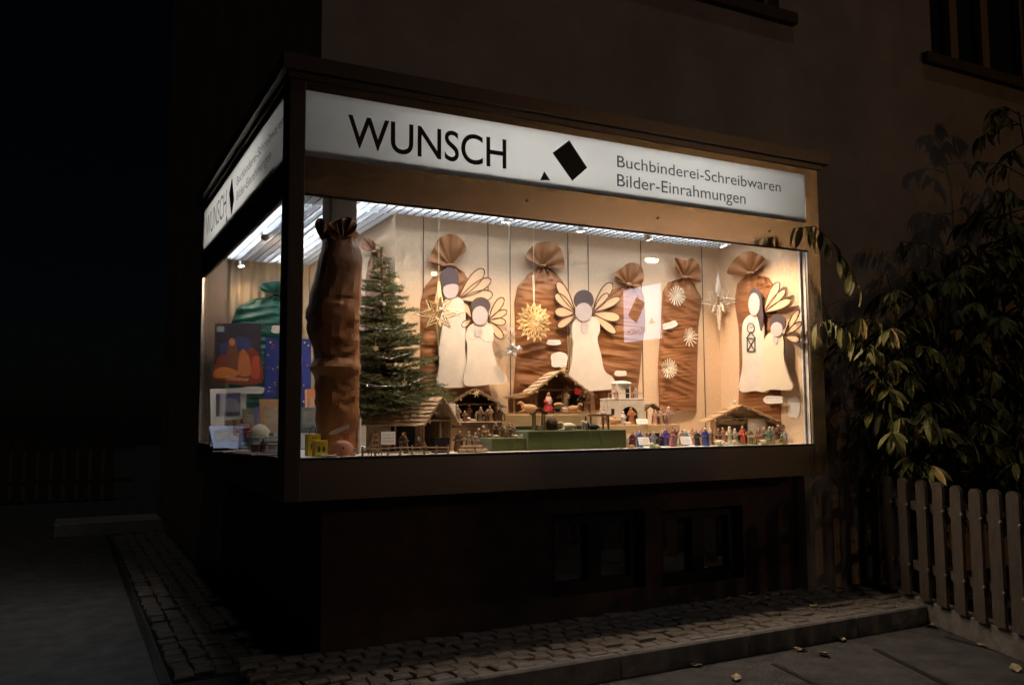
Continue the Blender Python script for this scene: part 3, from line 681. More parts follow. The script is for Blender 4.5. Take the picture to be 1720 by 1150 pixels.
# ================================================================== BROWN PAPER ROUND THE COLUMN
Lp = [(534, 372), (540, 392), (545, 402), (542, 418), (536, 440), (530, 470), (522, 500), (515, 527), (519, 560), (526, 590), (529, 603), (521, 617), (530, 634), (531, 680), (531, 706), (534, 722), (532, 754)]
Rp = [(606, 372), (600, 392), (596, 404), (603, 424), (606, 440), (604, 470), (602, 500), (601, 527), (600, 560), (601, 590), (600, 603), (602, 617), (600, 634), (601, 680), (602, 706), (600, 722), (602, 754)]
cyy = .32+(cx1-cx0)/2
wrap = thing('paper_wrapping', 'crumpled brown wrapping paper sack tied around the column', 'paper sack', (gx(570, cyy, SZ), cyy, SZ))
rows = []; N = 74; K = 40
for i in range(N+1):
    t = i/N; v = 392+(754-392)*t
    a = edge_at(Lp[1:], t); b = edge_at(Rp[1:], t); pa = fp(a, v, cyy-.02); pb = fp(b, v, cyy-.02); c = (pa+pb)/2; hw = (pb-pa).length/2; row = []
    for k in range(K):
        q = 2*math.pi*k/K; cs_, sn = math.cos(q), math.sin(q); sq = (abs(cs_)**3.2+abs(sn)**3.2)**(-1/3.2)
        n1 = noise.noise(Vector((cs_*1.3, sn*1.3, t*7+4))); n2 = abs(noise.noise(Vector((cs_*2.1+5, sn*2.1, t*9+cs_*1.5))))
        n3 = abs(noise.noise(Vector((cs_*1.2+9, sn*1.2, t*21+sn*2.2))))
        r = hw*sq*(1+.04*n1-.09*n2-.12*n3*(1 if t > .3 else .4)+.04)
        row.append(Vector((c.x+r*cs_*.97, c.y+max(r*sn*.9, -hw), max(SZ+.001, c.z))))
    rows.append(row)
MB().grid(rows, close=True).build('paper_tube', m_paper, wrap, smooth=14)
for pts, dy in ((((545, 402), (531, 388), (529, 374), (537, 366), (546, 372), (551, 392)), .0), (((556, 398), (552, 376), (566, 370), (582, 364), (592, 368), (600, 379), (590, 396), (576, 404)), -.05)):
    c = (sum(p[0] for p in pts)/len(pts), pts[0][1]+2); f2 = smooth_closed(pts, 4); rows = []
    for i in range(8):
        r = i/7; rows.append([fp(c[0]+(u-c[0])*r, c[1]+(v-c[1])*r, cyy-.09+dy+.03*r*math.sin(j*1.1)-.03*r) for j, (u, v) in enumerate(f2)])
    MB().grid(rows, close=True).build('paper_frill', m_paper, wrap, smooth=30)
p = fp(572, 404, .24); MB().tube([fp(573, 372, .23), fp(577, 392, .225), p, fp(568, 388, .225), fp(566, 374, .23)], .003, 5).build('tie_string', m_string, wrap)

# ================================================================== FIR TREE
TY = .60; tx = gx(648, TY, SZ); zt_ = fp(640, 418, TY).z; tb = Vector((tx, TY, SZ)); th = zt_-SZ
tree = thing('fir_tree', 'small decorated fir tree with lights behind the shingled hut', 'fir tree', tb)
tp = lambda z: Vector((tx + (gx(640, TY, zt_)-tx)*((z-SZ)/th), TY, z))
MB().tube([tp(SZ), tp(SZ+th*.5), tp(zt_-.05), tp(zt_)], [.02, .013, .005, .001], 8).build('trunk', m_twig, tree)
rnd = random.Random(3); nv = []; nf = []; wood = MB(); tips = []
def needle(p, d, L_):
    s = d.cross(Vector((rnd.uniform(-1, 1), rnd.uniform(-1, 1), rnd.uniform(-1, 1))))
    if s.length < 1e-5: return
    s = s.normalized()*.0014; n = len(nv); nv.extend([p-s, p+s, p+d*L_]); nf.append((n, n+1, n+2))
def twig(p, d, L_, dens=1100):
    n = max(4, int(L_*dens)); q = d.normalized()
    for i in range(n):
        b = p+q*(L_*i/n)+Vector((0, 0, -.10*(L_*i/n)**2))
        e = Vector((rnd.gauss(0, 1), rnd.gauss(0, 1), rnd.gauss(.25, 1))); e -= q*e.dot(q)
        if e.length < .01: continue
        needle(b, (e.normalized()*.8+q*.7).normalized(), rnd.uniform(.014, .022))
NB = 230
for k in range(NB):
    f = 1-(1-(k+.5)/NB)**.66; z = SZ+.2+(th-.24)*f; R_ = .41*(1-f)**1.0+.045
    for j in range(1):
        a = k*2.39996+rnd.uniform(-.5, .5); L_ = R_*rnd.uniform(.5, 1.15)
        d = Vector((math.cos(a), math.sin(a)*.8, rnd.uniform(-.12, .22))); p0 = tp(z+rnd.uniform(-.015, .015)); dn = d.normalized()
        if p0.y+d.y*L_ > YB-.03: L_ = max(.05, (YB-.03-p0.y)/max(.01, d.y))
        if p0.x+dn.x*L_ < cx1+.1 and dn.x < 0: L_ = max(.08, min(L_, (p0.x-cx1-.1)/-dn.x))
        end = p0+dn*L_+Vector((0, 0, -.10*L_*L_*2)); wood.tube([p0, (p0+end)/2+Vector((0, 0, .01)), end], [.005*(1-f)+.002, .003, .001], 4, cap=False)
        twig(p0+dn*L_*.15, dn, L_*.87)
        nt_ = int(3+L_*17)
        for i in range(nt_):
            s = .2+.72*i/nt_; pb = p0+dn*L_*s+Vector((0, 0, -.1*(L_*s)**2*2)); sd = 1 if i % 2 else -1
            e = (dn*.75+Vector((-dn.y, dn.x, rnd.uniform(-.15, .15)))*sd*.75).normalized(); twig(pb, e, L_*(1-s)*.62+.02, 900)
        tips.append(end)
twig(tp(zt_-.14), Vector((0, 0, 1)), .15, 1300)
fo = MB(); fo.v = nv; fo.f = nf
me = bpy.data.meshes.new('needles'); me.from_pydata([q-tb for q in nv], [], nf); me.materials.append(m_needle)
no = bpy.data.objects.new('needles', me); col.objects.link(no); no.parent = tree; no['kind'] = 'stuff'
wood.build('branches', m_twig, tree)
m_bulb = emission('fairy_light', (1, .93, .8), 1.5)
ga = []
for i in range(60):
    f = i/59; a = f*6.4*math.pi*1.6; R_ = (.33*(1-f)+.03); ga.append(tp(SZ+.28+(th-.36)*f)+Vector((math.cos(a)*R_, math.sin(a)*R_*.75 if math.sin(a) < 0 else math.sin(a)*min(R_*.7, .22), -.03*math.sin(a*3))))
MB().tube(ga, .0009, 5).build('tinsel_cord', m_silver, tree, smooth=True)
for i, (u, v) in enumerate(((617, 647), (668, 662), (690, 632))):
    q = fp(u, v, .42); b = MB(); b.ball(q, (.0028, .0028, .006), 8, 6); b.build('fairy_light', m_bulb, tree)
def small_star(label, u, v, y, r, m):
    c = fp(u, v, y); k = mpp(u, y, c.z); b = MB(); pts = []
    for i in range(12): a = math.pi*i/6; rr = r*k*(1 if i % 2 == 0 else .5); pts.append(c+Vector((math.sin(a)*rr, 0, math.cos(a)*rr)))
    o = thing('tree_ornament', label, 'ornament', c, group='ornaments on the fir tree'); b.prism(pts, (0, -.006, 0)).build('star_plate', m, o)
    MB().tube([c+EZ*r*k, c+EZ*(r+12)*k], .001, 4).build('string', m_string, o)
small_star('straw star ornament in the middle of the fir tree', 631, 585, .36, 6, m_straw)
small_star('straw star ornament low on the right of the fir tree', 679, 643, .36, 6, m_straw)
small_star('pale star ornament beside the treetop', 667, 470, .50, 5, m_star)
small_star('wooden star ornament at the right of the upper branches', 645, 510, .50, 4, m_strawp)

# ================================================================== PLATFORMS
def plat(name, label, u0, u1, y0, y1, z0, z1, m, cat='platform', bevel=.003):
    a = gx(u0, y0, z1); b = gx(u1, y0, z1); cx = (a+b)/2
    return tag(MB().b2((a, y0, z0), (b, y1, z1)).build(name, m, base=(cx, y0, z0), bevel=bevel), label, cat)
def zof(u, v, y): return fp(u, v, y).z
ZP1 = zof(790, 708, .40); ZP2 = zof(925, 696, .42); ZP3 = zof(1080, 713, .42); ZG2 = zof(970, 722, .14); ZG1 = zof(850, 735, .16)
o = plat('wooden_platform', 'pale wooden platform under the small gabled stable', 738, 850, .40, .80, SZ, ZP1, m_woodl)
part('edge_board', m_woodd, (gx(742, .40, ZP1), .388, ZP1-.035), (gx(842, .40, ZP1), .3985, ZP1-.004), o)
o = plat('wooden_platform', 'light plank shelf carrying the central stable', 848, 1003, .42, .82, ZP2-.075, ZP2, m_woodl)
for i in range(4): part('plank', m_woodl, (gx(849, .42, ZP2), .425+.098*i, ZP2+.0005), (gx(1002, .42, ZP2), .517+.098*i, ZP2+.008), o)
plat('card_box', 'teal cardboard box under the plank shelf', 866, 1000, .44, .80, SZ, ZP2-.076, m_teal, 'box')
o = plat('wooden_platform', 'light wooden board under the white clay building', 1006, 1142, .42, .84, ZP3-.06, ZP3, m_woodl)
for x in (1012, 1134): part('foot_block', m_woodd, (gx(x, .46, SZ)-.02, .46, SZ), (gx(x, .46, SZ)+.02, .78, ZP3-.061), o)
def cloth_box(label, u0, u1, y0, y1, z1, seams):
    a, b = gx(u0, y0, z1), gx(u1, y0, z1); rt = thing('cloth_covered_box', label, 'box', ((a+b)/2, y0, SZ))
    MB().b2((a, y0, SZ+.001), (b, y1, z1)).build('green_cloth', m_greencloth, rt, bevel=.006)
    for s in seams:
        x = a+(b-a)*s; MB().prism([(x-.03, y0-.001, z1-.004), (x+.004, y0-.001, SZ+.006), (x+.012, y0-.001, SZ+.006), (x-.022, y0-.001, z1-.004)], (0, -.004, 0)).build('cloth_fold', m_greencloth, rt)
    MB().b2((a+(b-a)*.62, y0-.003, SZ+.002), (a+(b-a)*.62+.004, y0-.0005, z1-.001)).build('cloth_seam', m_moss, rt)
cloth_box('long box covered in green felt at the front glass', 887, 1052, .12, .36, ZG2, (.22, .75))
cloth_box('low small box covered in green felt left of the long one', 826, 884, .14, .36, ZG1, (.5,))

# ================================================================== STABLES
def shingles(mb_, e0, e1, r0, r1, rows, cols, th_=.006, up=None):
    e0, e1, r0, r1 = map(Vector, (e0, e1, r0, r1)); n = (e1-e0).cross(r0-e0).normalized()
    if n.z < 0: n = -n
    for i in range(rows):
        for j in range(cols):
            s0 = (j+random.uniform(.0, .06))/cols; s1 = (j+1-random.uniform(.0, .06))/cols; t0 = (i-.25+random.uniform(-.12, .1))/rows; t1 = (i+1)/rows
            P_ = lambda s, t: (e0+(e1-e0)*s)*(1-t)+(r0+(r1-r0)*s)*t
            lo, hi = n*(.009+random.uniform(0, .004)), n*.002
            a, b, c, d = P_(s0, t0)+lo, P_(s1, t0)+lo, P_(s1, t1)+hi, P_(s0, t1)+hi
            mb_.add([a, b, c, d, a-n*th_, b-n*th_, c-n*.004, d-n*.004], [(0, 1, 2, 3), (7, 6, 5, 4), (0, 4, 5, 1), (1, 5, 6, 2), (2, 6, 7, 3), (3, 7, 4, 0)])
def stable(label, u, y, z, rot, w_, d_, hw_, hr, oh=.03, wallm=None, roofm=None, leanto=0, closed_r=0, front_gable=False, rows=5, cols=8, interior=True):
    wallm = wallm or m_wood; roofm = roofm or m_shingle
    x = gx(u, y, z); rt = thing('stable', label, 'stable', (x, y, z), rot)
    B = lambda nm, m, a, b, p=None: MB().b2(a, b).build(nm, m, p or rt, local=True)
    B('floor_board', wallm, (-w_/2, -d_/2, .001), (w_/2, d_/2, .008)); B('back_wall', wallm, (-w_/2, d_/2-.008, .009), (w_/2, d_/2, hw_))
    for s in (-1, 1):
        B('side_wall', wallm, (s*w_/2-.004, -d_/2+.02, .009), (s*w_/2+.004, d_/2-.009, hw_))
        MB().tube([(s*w_/2, -d_/2+.006, .009), (s*w_/2, -d_/2+.006, hw_)], .008, 7).build('post', m_bark, rt, local=True)
    MB().prism([(-w_/2, d_/2-.007, hw_+.0005), (w_/2, d_/2-.007, hw_+.0005), (0, d_/2-.007, hw_+hr*.96)], (0, .006, 0)).build('gable_back', wallm, rt, local=True)
    MB().tube([(-w_/2-.01, -d_/2+.006, hw_-.006), (w_/2+.01, -d_/2+.006, hw_-.006)], .006, 6).build('tie_beam', m_bark, rt, local=True)
    MB().tube([(0, -d_/2-oh*.8, hw_+hr-.008), (0, d_/2+oh*.4, hw_+hr-.008)], .007, 6).build('ridge_beam', m_bark, rt, local=True)
    k = oh/(w_/2)
    for s in (-1, 1):
        e = (s*(w_/2+oh), hw_-hr*k); b = MB()
        n = Vector((hr*s, 0, w_/2)).normalized()*.006
        q = [Vector((e[0], -d_/2-oh, e[1])), Vector((e[0], d_/2+oh*.5, e[1])), Vector((0, d_/2+oh*.5, hw_+hr)), Vector((0, -d_/2-oh, hw_+hr))]
        b.prism(q, n); r_ = b.build('roof', m_wood, rt, local=True)
        sb = MB(); shingles(sb, q[0]+n, q[1]+n, q[3]+n, q[2]+n, rows, cols); sb.build('shingle_rows', roofm, r_, local=True)
        for i in range(3):
            f = (i+.5)/3; MB().ball((e[0]*(1-f)*.96, -d_/2-oh-.004, e[1]*(1-f)+(hw_+hr)*f-.008), (.007, .01, .007), 7, 5).build('rafter_end', m_bark, rt, local=True)
    if leanto:
        s = -1 if leanto > 0 else 1; L_ = abs(leanto); x0 = s*w_/2; x1 = s*(w_/2+L_); h0, h1 = hw_*.86, hw_*.62
        b = MB(); q = [Vector((x1+s*.02, -d_/2-oh*.6, h1)), Vector((x1+s*.02, d_/2, h1)), Vector((x0, d_/2, h0)), Vector((x0, -d_/2-oh*.6, h0))]
        b.prism(q, (0, 0, .006)); r_ = b.build('leanto_roof', m_wood, rt, local=True); sb = MB(); U_ = Vector((0, 0, .006)); shingles(sb, q[0]+U_, q[1]+U_, q[3]+U_, q[2]+U_, 3, cols); sb.build('shingle_rows', roofm, r_, local=True)
        MB().tube([(x1, -d_/2+.006, .001), (x1, -d_/2+.006, h1)], .008, 7).build('post', m_bark, rt, local=True)
        B('back_wall', wallm, (min(x0, x1), d_/2-.008, .001), (max(x0, x1), d_/2-.001, h1)); B('floor_board', wallm, (min(x0, x1), -d_/2, .0015), (max(x0, x1), d_/2-.009, .007))
    if front_gable:
        MB().prism([(-w_/2, -d_/2+.03, hw_-.05), (w_/2, -d_/2+.03, hw_-.05), (w_/2, -d_/2+.03, hw_), (0, -d_/2+.03, hw_+hr*.96), (-w_/2, -d_/2+.03, hw_)], (0, .006, 0)).build('gable_front', wallm, rt, local=True)
        B('loft_opening', m_dark, (-.05, -d_/2+.027, hw_-.02), (.03, -d_/2+.0295, hw_+.005)); MB().tube([(-.08, -d_/2+.02, hw_+.03), (.0, -d_/2+.018, hw_-.04)], .005, 6).build('brace', m_bark, rt, local=True)
    if closed_r: B('front_wall', m_clay, (w_/2-closed_r, -d_/2, .009), (w_/2-.006, -d_/2+.008, hw_-.012))
    return rt
mp9 = mpp(925, .6)
ROTV = -.52
# shingled hut on the left: long roof side and right gable to the viewer
rt = stable('dark shingled hut with a long eave left of the stables', 686, .47, SZ, -2.62+math.pi, .26, .44, .19, .125, .04, rows=7, cols=12)
MB().b2((-.1375, -.16, .01), (-.1345, .02, .15)).build('door_opening', m_dark, rt, local=True)
MB().tube([(-.142, -.02, .002), (-.142, -.02, .185)], .008, 7).build('post', m_bark, rt, local=True)
rt.name = 'shingled_hut'; rt['category'] = 'hut'
stable('small dark gabled stable with a star on its ridge', 797, .60, ZP1, -.42, .27, .18, .115, .085, .045, wallm=m_woodd)
stable('large central stable with shingled roof and lean-to shed', 932, .60, ZP2+.009, -.2, .31, .16, .16, .115, .055, leanto=.15, rows=6)
stable('broad chalet stable with pale roof at the right end', 1240, .52, SZ, -.52, .36, .22, .185, .085, .07, closed_r=.13, wallm=m_wood, roofm=m_woodl, leanto=-.11, rows=4, front_gable=True)

def comet(label, u, v, y, r, m):
    c = fp(u, v, y); b = MB(); k = mpp(u, y, c.z)
    for i in range(7): a = 2*math.pi*i/7; b.tube([c, c+Vector((math.sin(a)*r*k, -.004, math.cos(a)*r*k))], [.006, .001], 5)
    o = thing('roof_star', label, 'star', c); b.build('star_rays', m, o)
comet('straw star fixed on the gable of the small stable', 800, 660, .46, 8, m_straw)
comet('straw star with tail on the central stable ridge', 946, 621, .48, 10, m_straw)
comet('pale star on the roof edge of the chalet stable', 1232, 676, .44, 9, m_strawp)

# white clay building
y0 = .56; x = gx(1052, y0, ZP3); k = mpp(1052, y0)
wb = thing('clay_building', 'white oriental clay building with arch and upper terrace', 'model building', (x, y0, ZP3), -.25)
def Lb(nm, m, a, b, p=None, bev=.004): return MB().b2(a, b).build(nm, m, p or wb, local=True, bevel=bev)
arch = [(-.06, 0), (-.06, .07)]+[(-.06*math.cos(math.pi*i/12), .07+.055*math.sin(math.pi*i/12)) for i in range(1, 12)]+[(.06, .07), (.06, 0)]
outl = [(-.16, 0)]+arch+[(.11, 0), (.11, .17), (-.16, .17)]
MB().prism([(a, -.07, b) for a, b in outl], (0, .02, 0)).build('arched_wall', m_clay, wb, local=True)
Lb('side_wall', m_clay, (-.16, -.049, 0), (-.145, .09, .17)); Lb('side_wall', m_clay, (.095, -.049, 0), (.11, .09, .17)); Lb('back_wall', m_woodd, (-.144, .075, 0), (.094, .09, .17))
Lb('terrace', m_clay, (-.162, -.072, .1705), (.112, .092, .182))
tw = Lb('tower', m_clay, (-.075, -.02, .1825), (.03, .085, .285)); MB().ball((-.022, .03, .286), (.075, .07, .02), 14, 6).build('dome', m_clay, tw, smooth=True, local=True)
Lb('door_opening', m_dark, (-.01, -.0215, .183), (.018, -.0205, .25), tw, 0)
for i in range(6): Lb('stair', m_clay, (-.25+.018*i, -.06, 0), (-.234+.018*i, -.01, .03+.03*i), None, 0)
for s in (-.15, -.1, .06, .105): MB().tube([(s, -.066, .1825), (s, -.066, .215)], .003, 6).build('baluster', m_wood, wb, local=True)
MB().tube([(-.155, -.066, .216), (.108, -.066, .216)], .0025, 6).build('railing', m_wood, wb, local=True)
Lb('window_opening', m_dark, (-.135, -.0712, .07), (-.112, -.0705, .11), None, 0)
# thatched canopy and well, flat shed
def canopy(label, u, y, z, w_, h_, name='thatched_canopy', flatr=False, cat='canopy'):
    rt = thing(name, label, cat, (gx(u, y, z), y, z), -.2)
    for a in (-1, 1):
        for b in (-1, 1): MB().tube([(a*w_*.4, b*w_*.3, 0), (a*w_*.4, b*w_*.3, h_)], .006, 6).build('post', m_bark, rt, local=True)
    if flatr: MB().box((0, 0, h_+.006), (w_*1.15, w_*.9, .012)).build('roof', m_wood, rt, local=True)
    else:
        for s in (-1, 1):
            b = MB(); q = [Vector((s*w_*.62, -w_*.45, h_-.01)), Vector((s*w_*.62, w_*.45, h_-.01)), Vector((0, w_*.45, h_+w_*.35)), Vector((0, -w_*.45, h_+w_*.35))]
            b.prism(q, (0, 0, .006)); r_ = b.build('roof', m_woodd, rt, local=True); sb = MB(); U_ = Vector((0, 0, .007)); shingles(sb, q[0]+U_, q[1]+U_, q[3]+U_, q[2]+U_, 4, 6, .003); sb.build('shingle_rows', m_wood, r_, local=True)
    return rt
canopy('dark thatched canopy right of the white clay building', 1093, .52, ZP3, .11, .10)
rt = canopy('small roofed well on the green felt box', 905, .20, ZG2, .075, .105, 'well', cat='well'); MB().lathe([(.03, .001), (.032, .03), (.025, .031), (.024, .006)], 12).build('well_shaft', m_clay, rt, local=True)
canopy('flat roofed open shed on the green felt box', 1003, .24, ZG2, .15, .085, 'open_shed', True, 'shed')

# ================================================================== FIGURINES
FIGN = 0
def figure(label, u, y, z, hpx, robe, hood=None, rot=0, pose='stand', staff=False, hair=(.12, .07, .04), group='nativity figurines', name='figurine'):
    global FIGN; FIGN += 1
    x = gx(u, y, z); h = 1.03*hpx*mpp(u, y, z); rt = thing(name, label, 'figurine', (x, y, z), -.5+rot, group)
    gr = sum(robe)/3; robe = tuple(int(c*.76+gr*.24) for c in robe); rm = mat('robe_%d_%d_%d' % robe, lin(*robe), .75, var=.18, scale=40); R_ = random.Random(FIGN)
    kn = pose == 'kneel'; b = MB(); f = .10
    if kn: prof = [(.25, 0), (.27, .06), (.25, .2), (.17, .36), (.15, .52), (.16, .66), (.12, .74), (.055, .79)]; hz_ = .9
    else: prof = [(.20, 0), (.195, .05), (.17, .25), (.145, .45), (.135, .58), (.165, .72), (.12, .80), (.045, .845)]; hz_ = .92
    b.lathe([(r*h, zz*h) for r, zz in prof], 18, (0, 0, .001), 1, .8 if not kn else 1.0, f, 7)
    sh = .70*h if not kn else .64*h
    for s in (-1, 1):
        up_ = R_.uniform(-.04, .08)*h
        b.tube([(s*.12*h, 0, sh+.03*h), (s*R_.uniform(.18, .26)*h, -.06*h, sh-.13*h), (s*.09*h, -.22*h, sh-.12*h+up_)], [.06*h, .06*h, .042*h], 7)
    b.build('robe', rm, rt, True, local=True)
    hd = MB(); hd.ball((0, -.012*h, hz_*h), (.068*h, .075*h, .088*h), 12, 9); hd.ball((0, -.088*h, hz_*h-.004*h), (.014*h, .018*h, .016*h), 6, 4)
    for s in (-1, 1): hd.ball((s*.08*h, -.24*h, sh-.12*h), (.026*h, .03*h, .024*h), 6, 5)
    hd.build('head_and_hands', m_skin, rt, True, local=True)
    hm = mat('hood_%d_%d_%d' % hood, lin(*hood), .75, var=.12) if hood else mat('hair_%d' % int(hair[0]*100), hair, .8)
    hh = MB(); hh.ball((0, .018*h, (hz_+.018)*h), (.085*h, .082*h, .095*h), 12, 8)
    if hood: hh.lathe([(.14*h, (hz_-.24)*h), (.105*h, (hz_-.12)*h), (.086*h, (hz_)*h)], 12, (0, .03*h, 0), 1, .75)
    if kn and hood: MB().lathe([(.19*h, .40*h), (.175*h, .55*h), (.17*h, .66*h), (.125*h, .745*h), (.05*h, .80*h)], 14).build('shawl', hm, rt, True, local=True)
    hh.build('hood' if hood else 'hair', hm, rt, True, local=True)
    if FIGN % 3 and pose == 'stand':
        cw = (58, 40, 30), (160, 130, 95), (95, 80, 70), (190, 175, 150), (120, 60, 45); cc = cw[FIGN % 5]; b = MB(); n_ = 15; rw = []
        for r_, z_ in ((.235, .08), (.215, .35), (.19, .6), (.185, .74), (.12, .83), (.07, .86)):
            rw.append([Vector((r_*h*math.cos(q_), r_*h*.9*math.sin(q_)+.015*h, z_*h)) for q_ in [math.radians(-35+250*i/(n_-1)) for i in range(n_)]])
        b.grid(rw).build('cloak', mat('cloak_%d' % (FIGN % 5), lin(*cc), .8, var=.2, scale=40), rt, True, local=True)
    tl = R_.uniform(-.12, .12); rt.rotation_euler = (R_.uniform(0, .14), tl*.5, -.5+rot)
    if staff: MB().tube([(.17*h, -.16*h, .001), (.16*h, -.17*h, .95*h), (.13*h, -.17*h, 1.05*h), (.09*h, -.17*h, 1.0*h)], .012*h, 6).build('staff', m_bark, rt, local=True)
    return rt
def animal(label, u, y, z, lpx, m, rot=0, lying=False, kind='sheep', group='nativity animals'):
    x = gx(u, y, z); L_ = lpx*mpp(u, y, z); rt = thing(kind, label, kind, (x, y, z), -.5+rot, group); lg = 0 if lying else (.28 if kind == 'sheep' else .42)
    zb = (lg+.2)*L_; b = MB(); rg = .05 if kind == 'sheep' else .0
    b.ball((0, 0, zb), (.42*L_, .2*L_, .21*L_), 14, 9, rg)
    hx = -.46*L_; hz_ = zb+(.16 if kind == 'sheep' else .26)*L_
    b.tube([(-.28*L_, 0, zb+.05*L_), (-.40*L_, 0, hz_)], [.14*L_, .09*L_], 8)
    if kind == 'camel': b.ball((.02*L_, 0, zb+.2*L_), (.14*L_, .1*L_, .13*L_), 8, 6)
    b.tube([(.40*L_, 0, zb+.06*L_), (.47*L_, 0, zb-.08*L_), (.46*L_, 0, zb-.18*L_)], [.035*L_, .025*L_, .012*L_], 6)
    b.build('body', m, rt, True, local=True)
    hd = MB(); hd.ball((hx, 0, hz_), (.13*L_, .085*L_, .095*L_), 10, 7); hd.ball((hx-.10*L_, 0, hz_-.03*L_), (.07*L_, .06*L_, .055*L_), 8, 6)
    for s in (-1, 1): hd.ball((hx+.06*L_, s*.1*L_, hz_+.05*L_), (.025*L_, .06*L_, .03*L_), 6, 4)
    hd.build('head', m if kind != 'sheep' else (m_fur_t if m is m_fur_w and u % 2 else m), rt, True, local=True)
    for a in (-1, 1):
        for s in (-1, 1):
            if lying: MB().tube([(a*.26*L_, s*.14*L_, .10*L_), (a*.32*L_-.06*L_, s*.17*L_, .035*L_), (a*.32*L_-.2*L_, s*.17*L_, .03*L_)], [.06*L_, .04*L_, .03*L_], 6).build('leg', m, rt, True, local=True)
            else: MB().tube([(a*.27*L_, s*.11*L_, zb), (a*.27*L_+.02*L_, s*.11*L_, lg*.5*L_), (a*.27*L_, s*.11*L_, .001)], [.075*L_, .04*L_, .035*L_], 6).build('leg', m, rt, True, local=True)
    return rt
z2 = ZP2+.018
# central stable
figure('kneeling figurine in red robe and white top in the central stable', 921, .52, z2, 32, (205, 45, 50), (225, 215, 200), .3, 'kneel')
figure('tall bearded figurine in white shirt and brown cloak with staff', 948, .55, z2, 41, (205, 185, 160), None, -.2, 'stand', True)
figure('shepherd figurine in grey at the right post of the central stable', 976, .50, z2, 31, (90, 85, 80), None, .2, 'stand', True)
figure('dark cloaked figurine bending behind the manger', 957, .60, z2, 29, (60, 42, 36), None, .1)
figure('tan figurine leaning at the right end of the plank shelf', 984, .48, z2, 26, (165, 120, 80), (150, 105, 70), .2)
animal('tan ox lying in the lean-to of the central stable', 889, .50, z2, 32, m_fur_t, .1, True, 'cattle')
animal('brown donkey lying right of the manger', 963, .46, z2, 26, m_fur_t, 2.9, True, 'donkey')
animal('small white lamb at the foot of the bearded figurine', 949, .45, z2, 11, m_fur_w, .2, False)
x = gx(938, .49, z2); mg = thing('manger', 'small hay filled wooden manger in the central stable', 'manger', (x, .49, z2), -.3)
MB().b2((-.035, -.02, .02), (.035, .02, .045)).build('trough', m_woodd, mg, local=True); MB().ball((0, 0, .047), (.033, .02, .014), 10, 6, .15).build('straw_bed', m_hay, mg, local=True)
for s in (-1, 1): MB().tube([(s*.028, -.02, .001), (s*.028, .02, .024)], .003, 5).build('leg', m_bark, mg, local=True)
q = fp(971, 656, .46); lt = thing('red_lantern', 'red lantern hanging at the eave of the central stable', 'lantern', q); MB().b2((q.x-.018, q.y-.016, q.z-.024), (q.x+.018, q.y+.016, q.z+.016)).build('lantern_glass', flat('red_lacquer', 170, 40, 35), lt); MB().tube([q+EZ*.016, q+EZ*.045], .0015, 5).build('hook', m_wire, lt)
# on the green felt box
animal('white sheep lying in the middle of the green felt box', 955, .18, ZG2, 30, m_fur_w, .2, True); animal('white sheep with raised head on the green felt box', 982, .17, ZG2, 22, m_fur_w, 1.2, False)
animal('black goat on the green felt box beside the shed', 996, .17, ZG2, 24, m_fur_b, .1, True, 'goat')
q = (gx(927, .21, ZG2), .21, ZG2); bh = thing('beehive', 'dark brown rounded beehive on the green felt box', 'beehive', q); MB().lathe([(.035, 0), (.04, .02), (.038, .05), (.028, .075), (.01, .09)], 14, q, fold=.03).build('straw_dome', m_woodd, bh, True); MB().tube([(q[0]-.005, q[1]-.036, q[2]+.02), (q[0]-.005, q[1]-.042, q[2]+.02)], .008, 8).build('entrance', m_dark, bh)
# small stable and its platform
figure('grey cloaked figurine left inside the small gabled stable', 769, .52, ZP1, 27, (150, 135, 115), (160, 150, 130), .3)
figure('brown figurine standing in the middle of the small stable', 788, .54, ZP1, 28, (120, 82, 50), None, 0)
figure('tiny kneeling figurine right inside the small stable', 801, .52, ZP1, 17, (175, 160, 140), (190, 180, 160), -.3, 'kneel')
figure('dark standing figurine right of the small gabled stable', 829, .50, ZP1, 31, (85, 58, 40), (95, 65, 45), 0, 'stand', True)
for i, (u, yy, c_) in enumerate(((777, .44, 'at the left doorway of the small stable'), (786, .43, 'second from the left before the small stable'), (795, .44, 'in the middle before the small stable'), (811, .45, 'right before the small stable'), (838, .46, 'at the right end of its platform'))):
    animal('cream sheep '+c_, u, yy, ZP1, 11, m_fur_w, random.uniform(-.6, .6), i % 2 == 0)
brown = [(804, .36, 22, (150, 110, 75), 'third from the right end in the brown crowd'), (813, .34, 26, (165, 125, 90), 'tallest of the brown crowd before the small stable'), (822, .33, 19, (130, 90, 70), 'small pinkish one in the brown crowd'), (789, .30, 26, (160, 140, 120), 'greyish one bending beside the log pile'), (845, .30, 21, (140, 105, 70), 'brown one above the low green box'), (856, .30, 23, (120, 88, 62), 'last brown one toward the central stable'), (770, .22, 34, (125, 85, 50), 'large tan cloaked one left of the log pile')]
crowd = [(806, .43, 24, (150, 115, 80), 'at the right doorway of the small stable'), (818, .42, 20, (120, 90, 60), 'on the front edge of the small platform'), (824, .44, 25, (170, 135, 100), 'pale, near the right end of the small platform'), (841, .43, 22, (100, 72, 50), 'dark, at the right corner of the small platform'), (781, .43, 18, (140, 100, 66), 'short, at the left doorway of the small stable')]
for u, yy, hp, c_, d_ in crowd: figure('carved wooden figurine '+d_, u, yy, ZP1, hp, c_, None, random.uniform(-.4, .4))
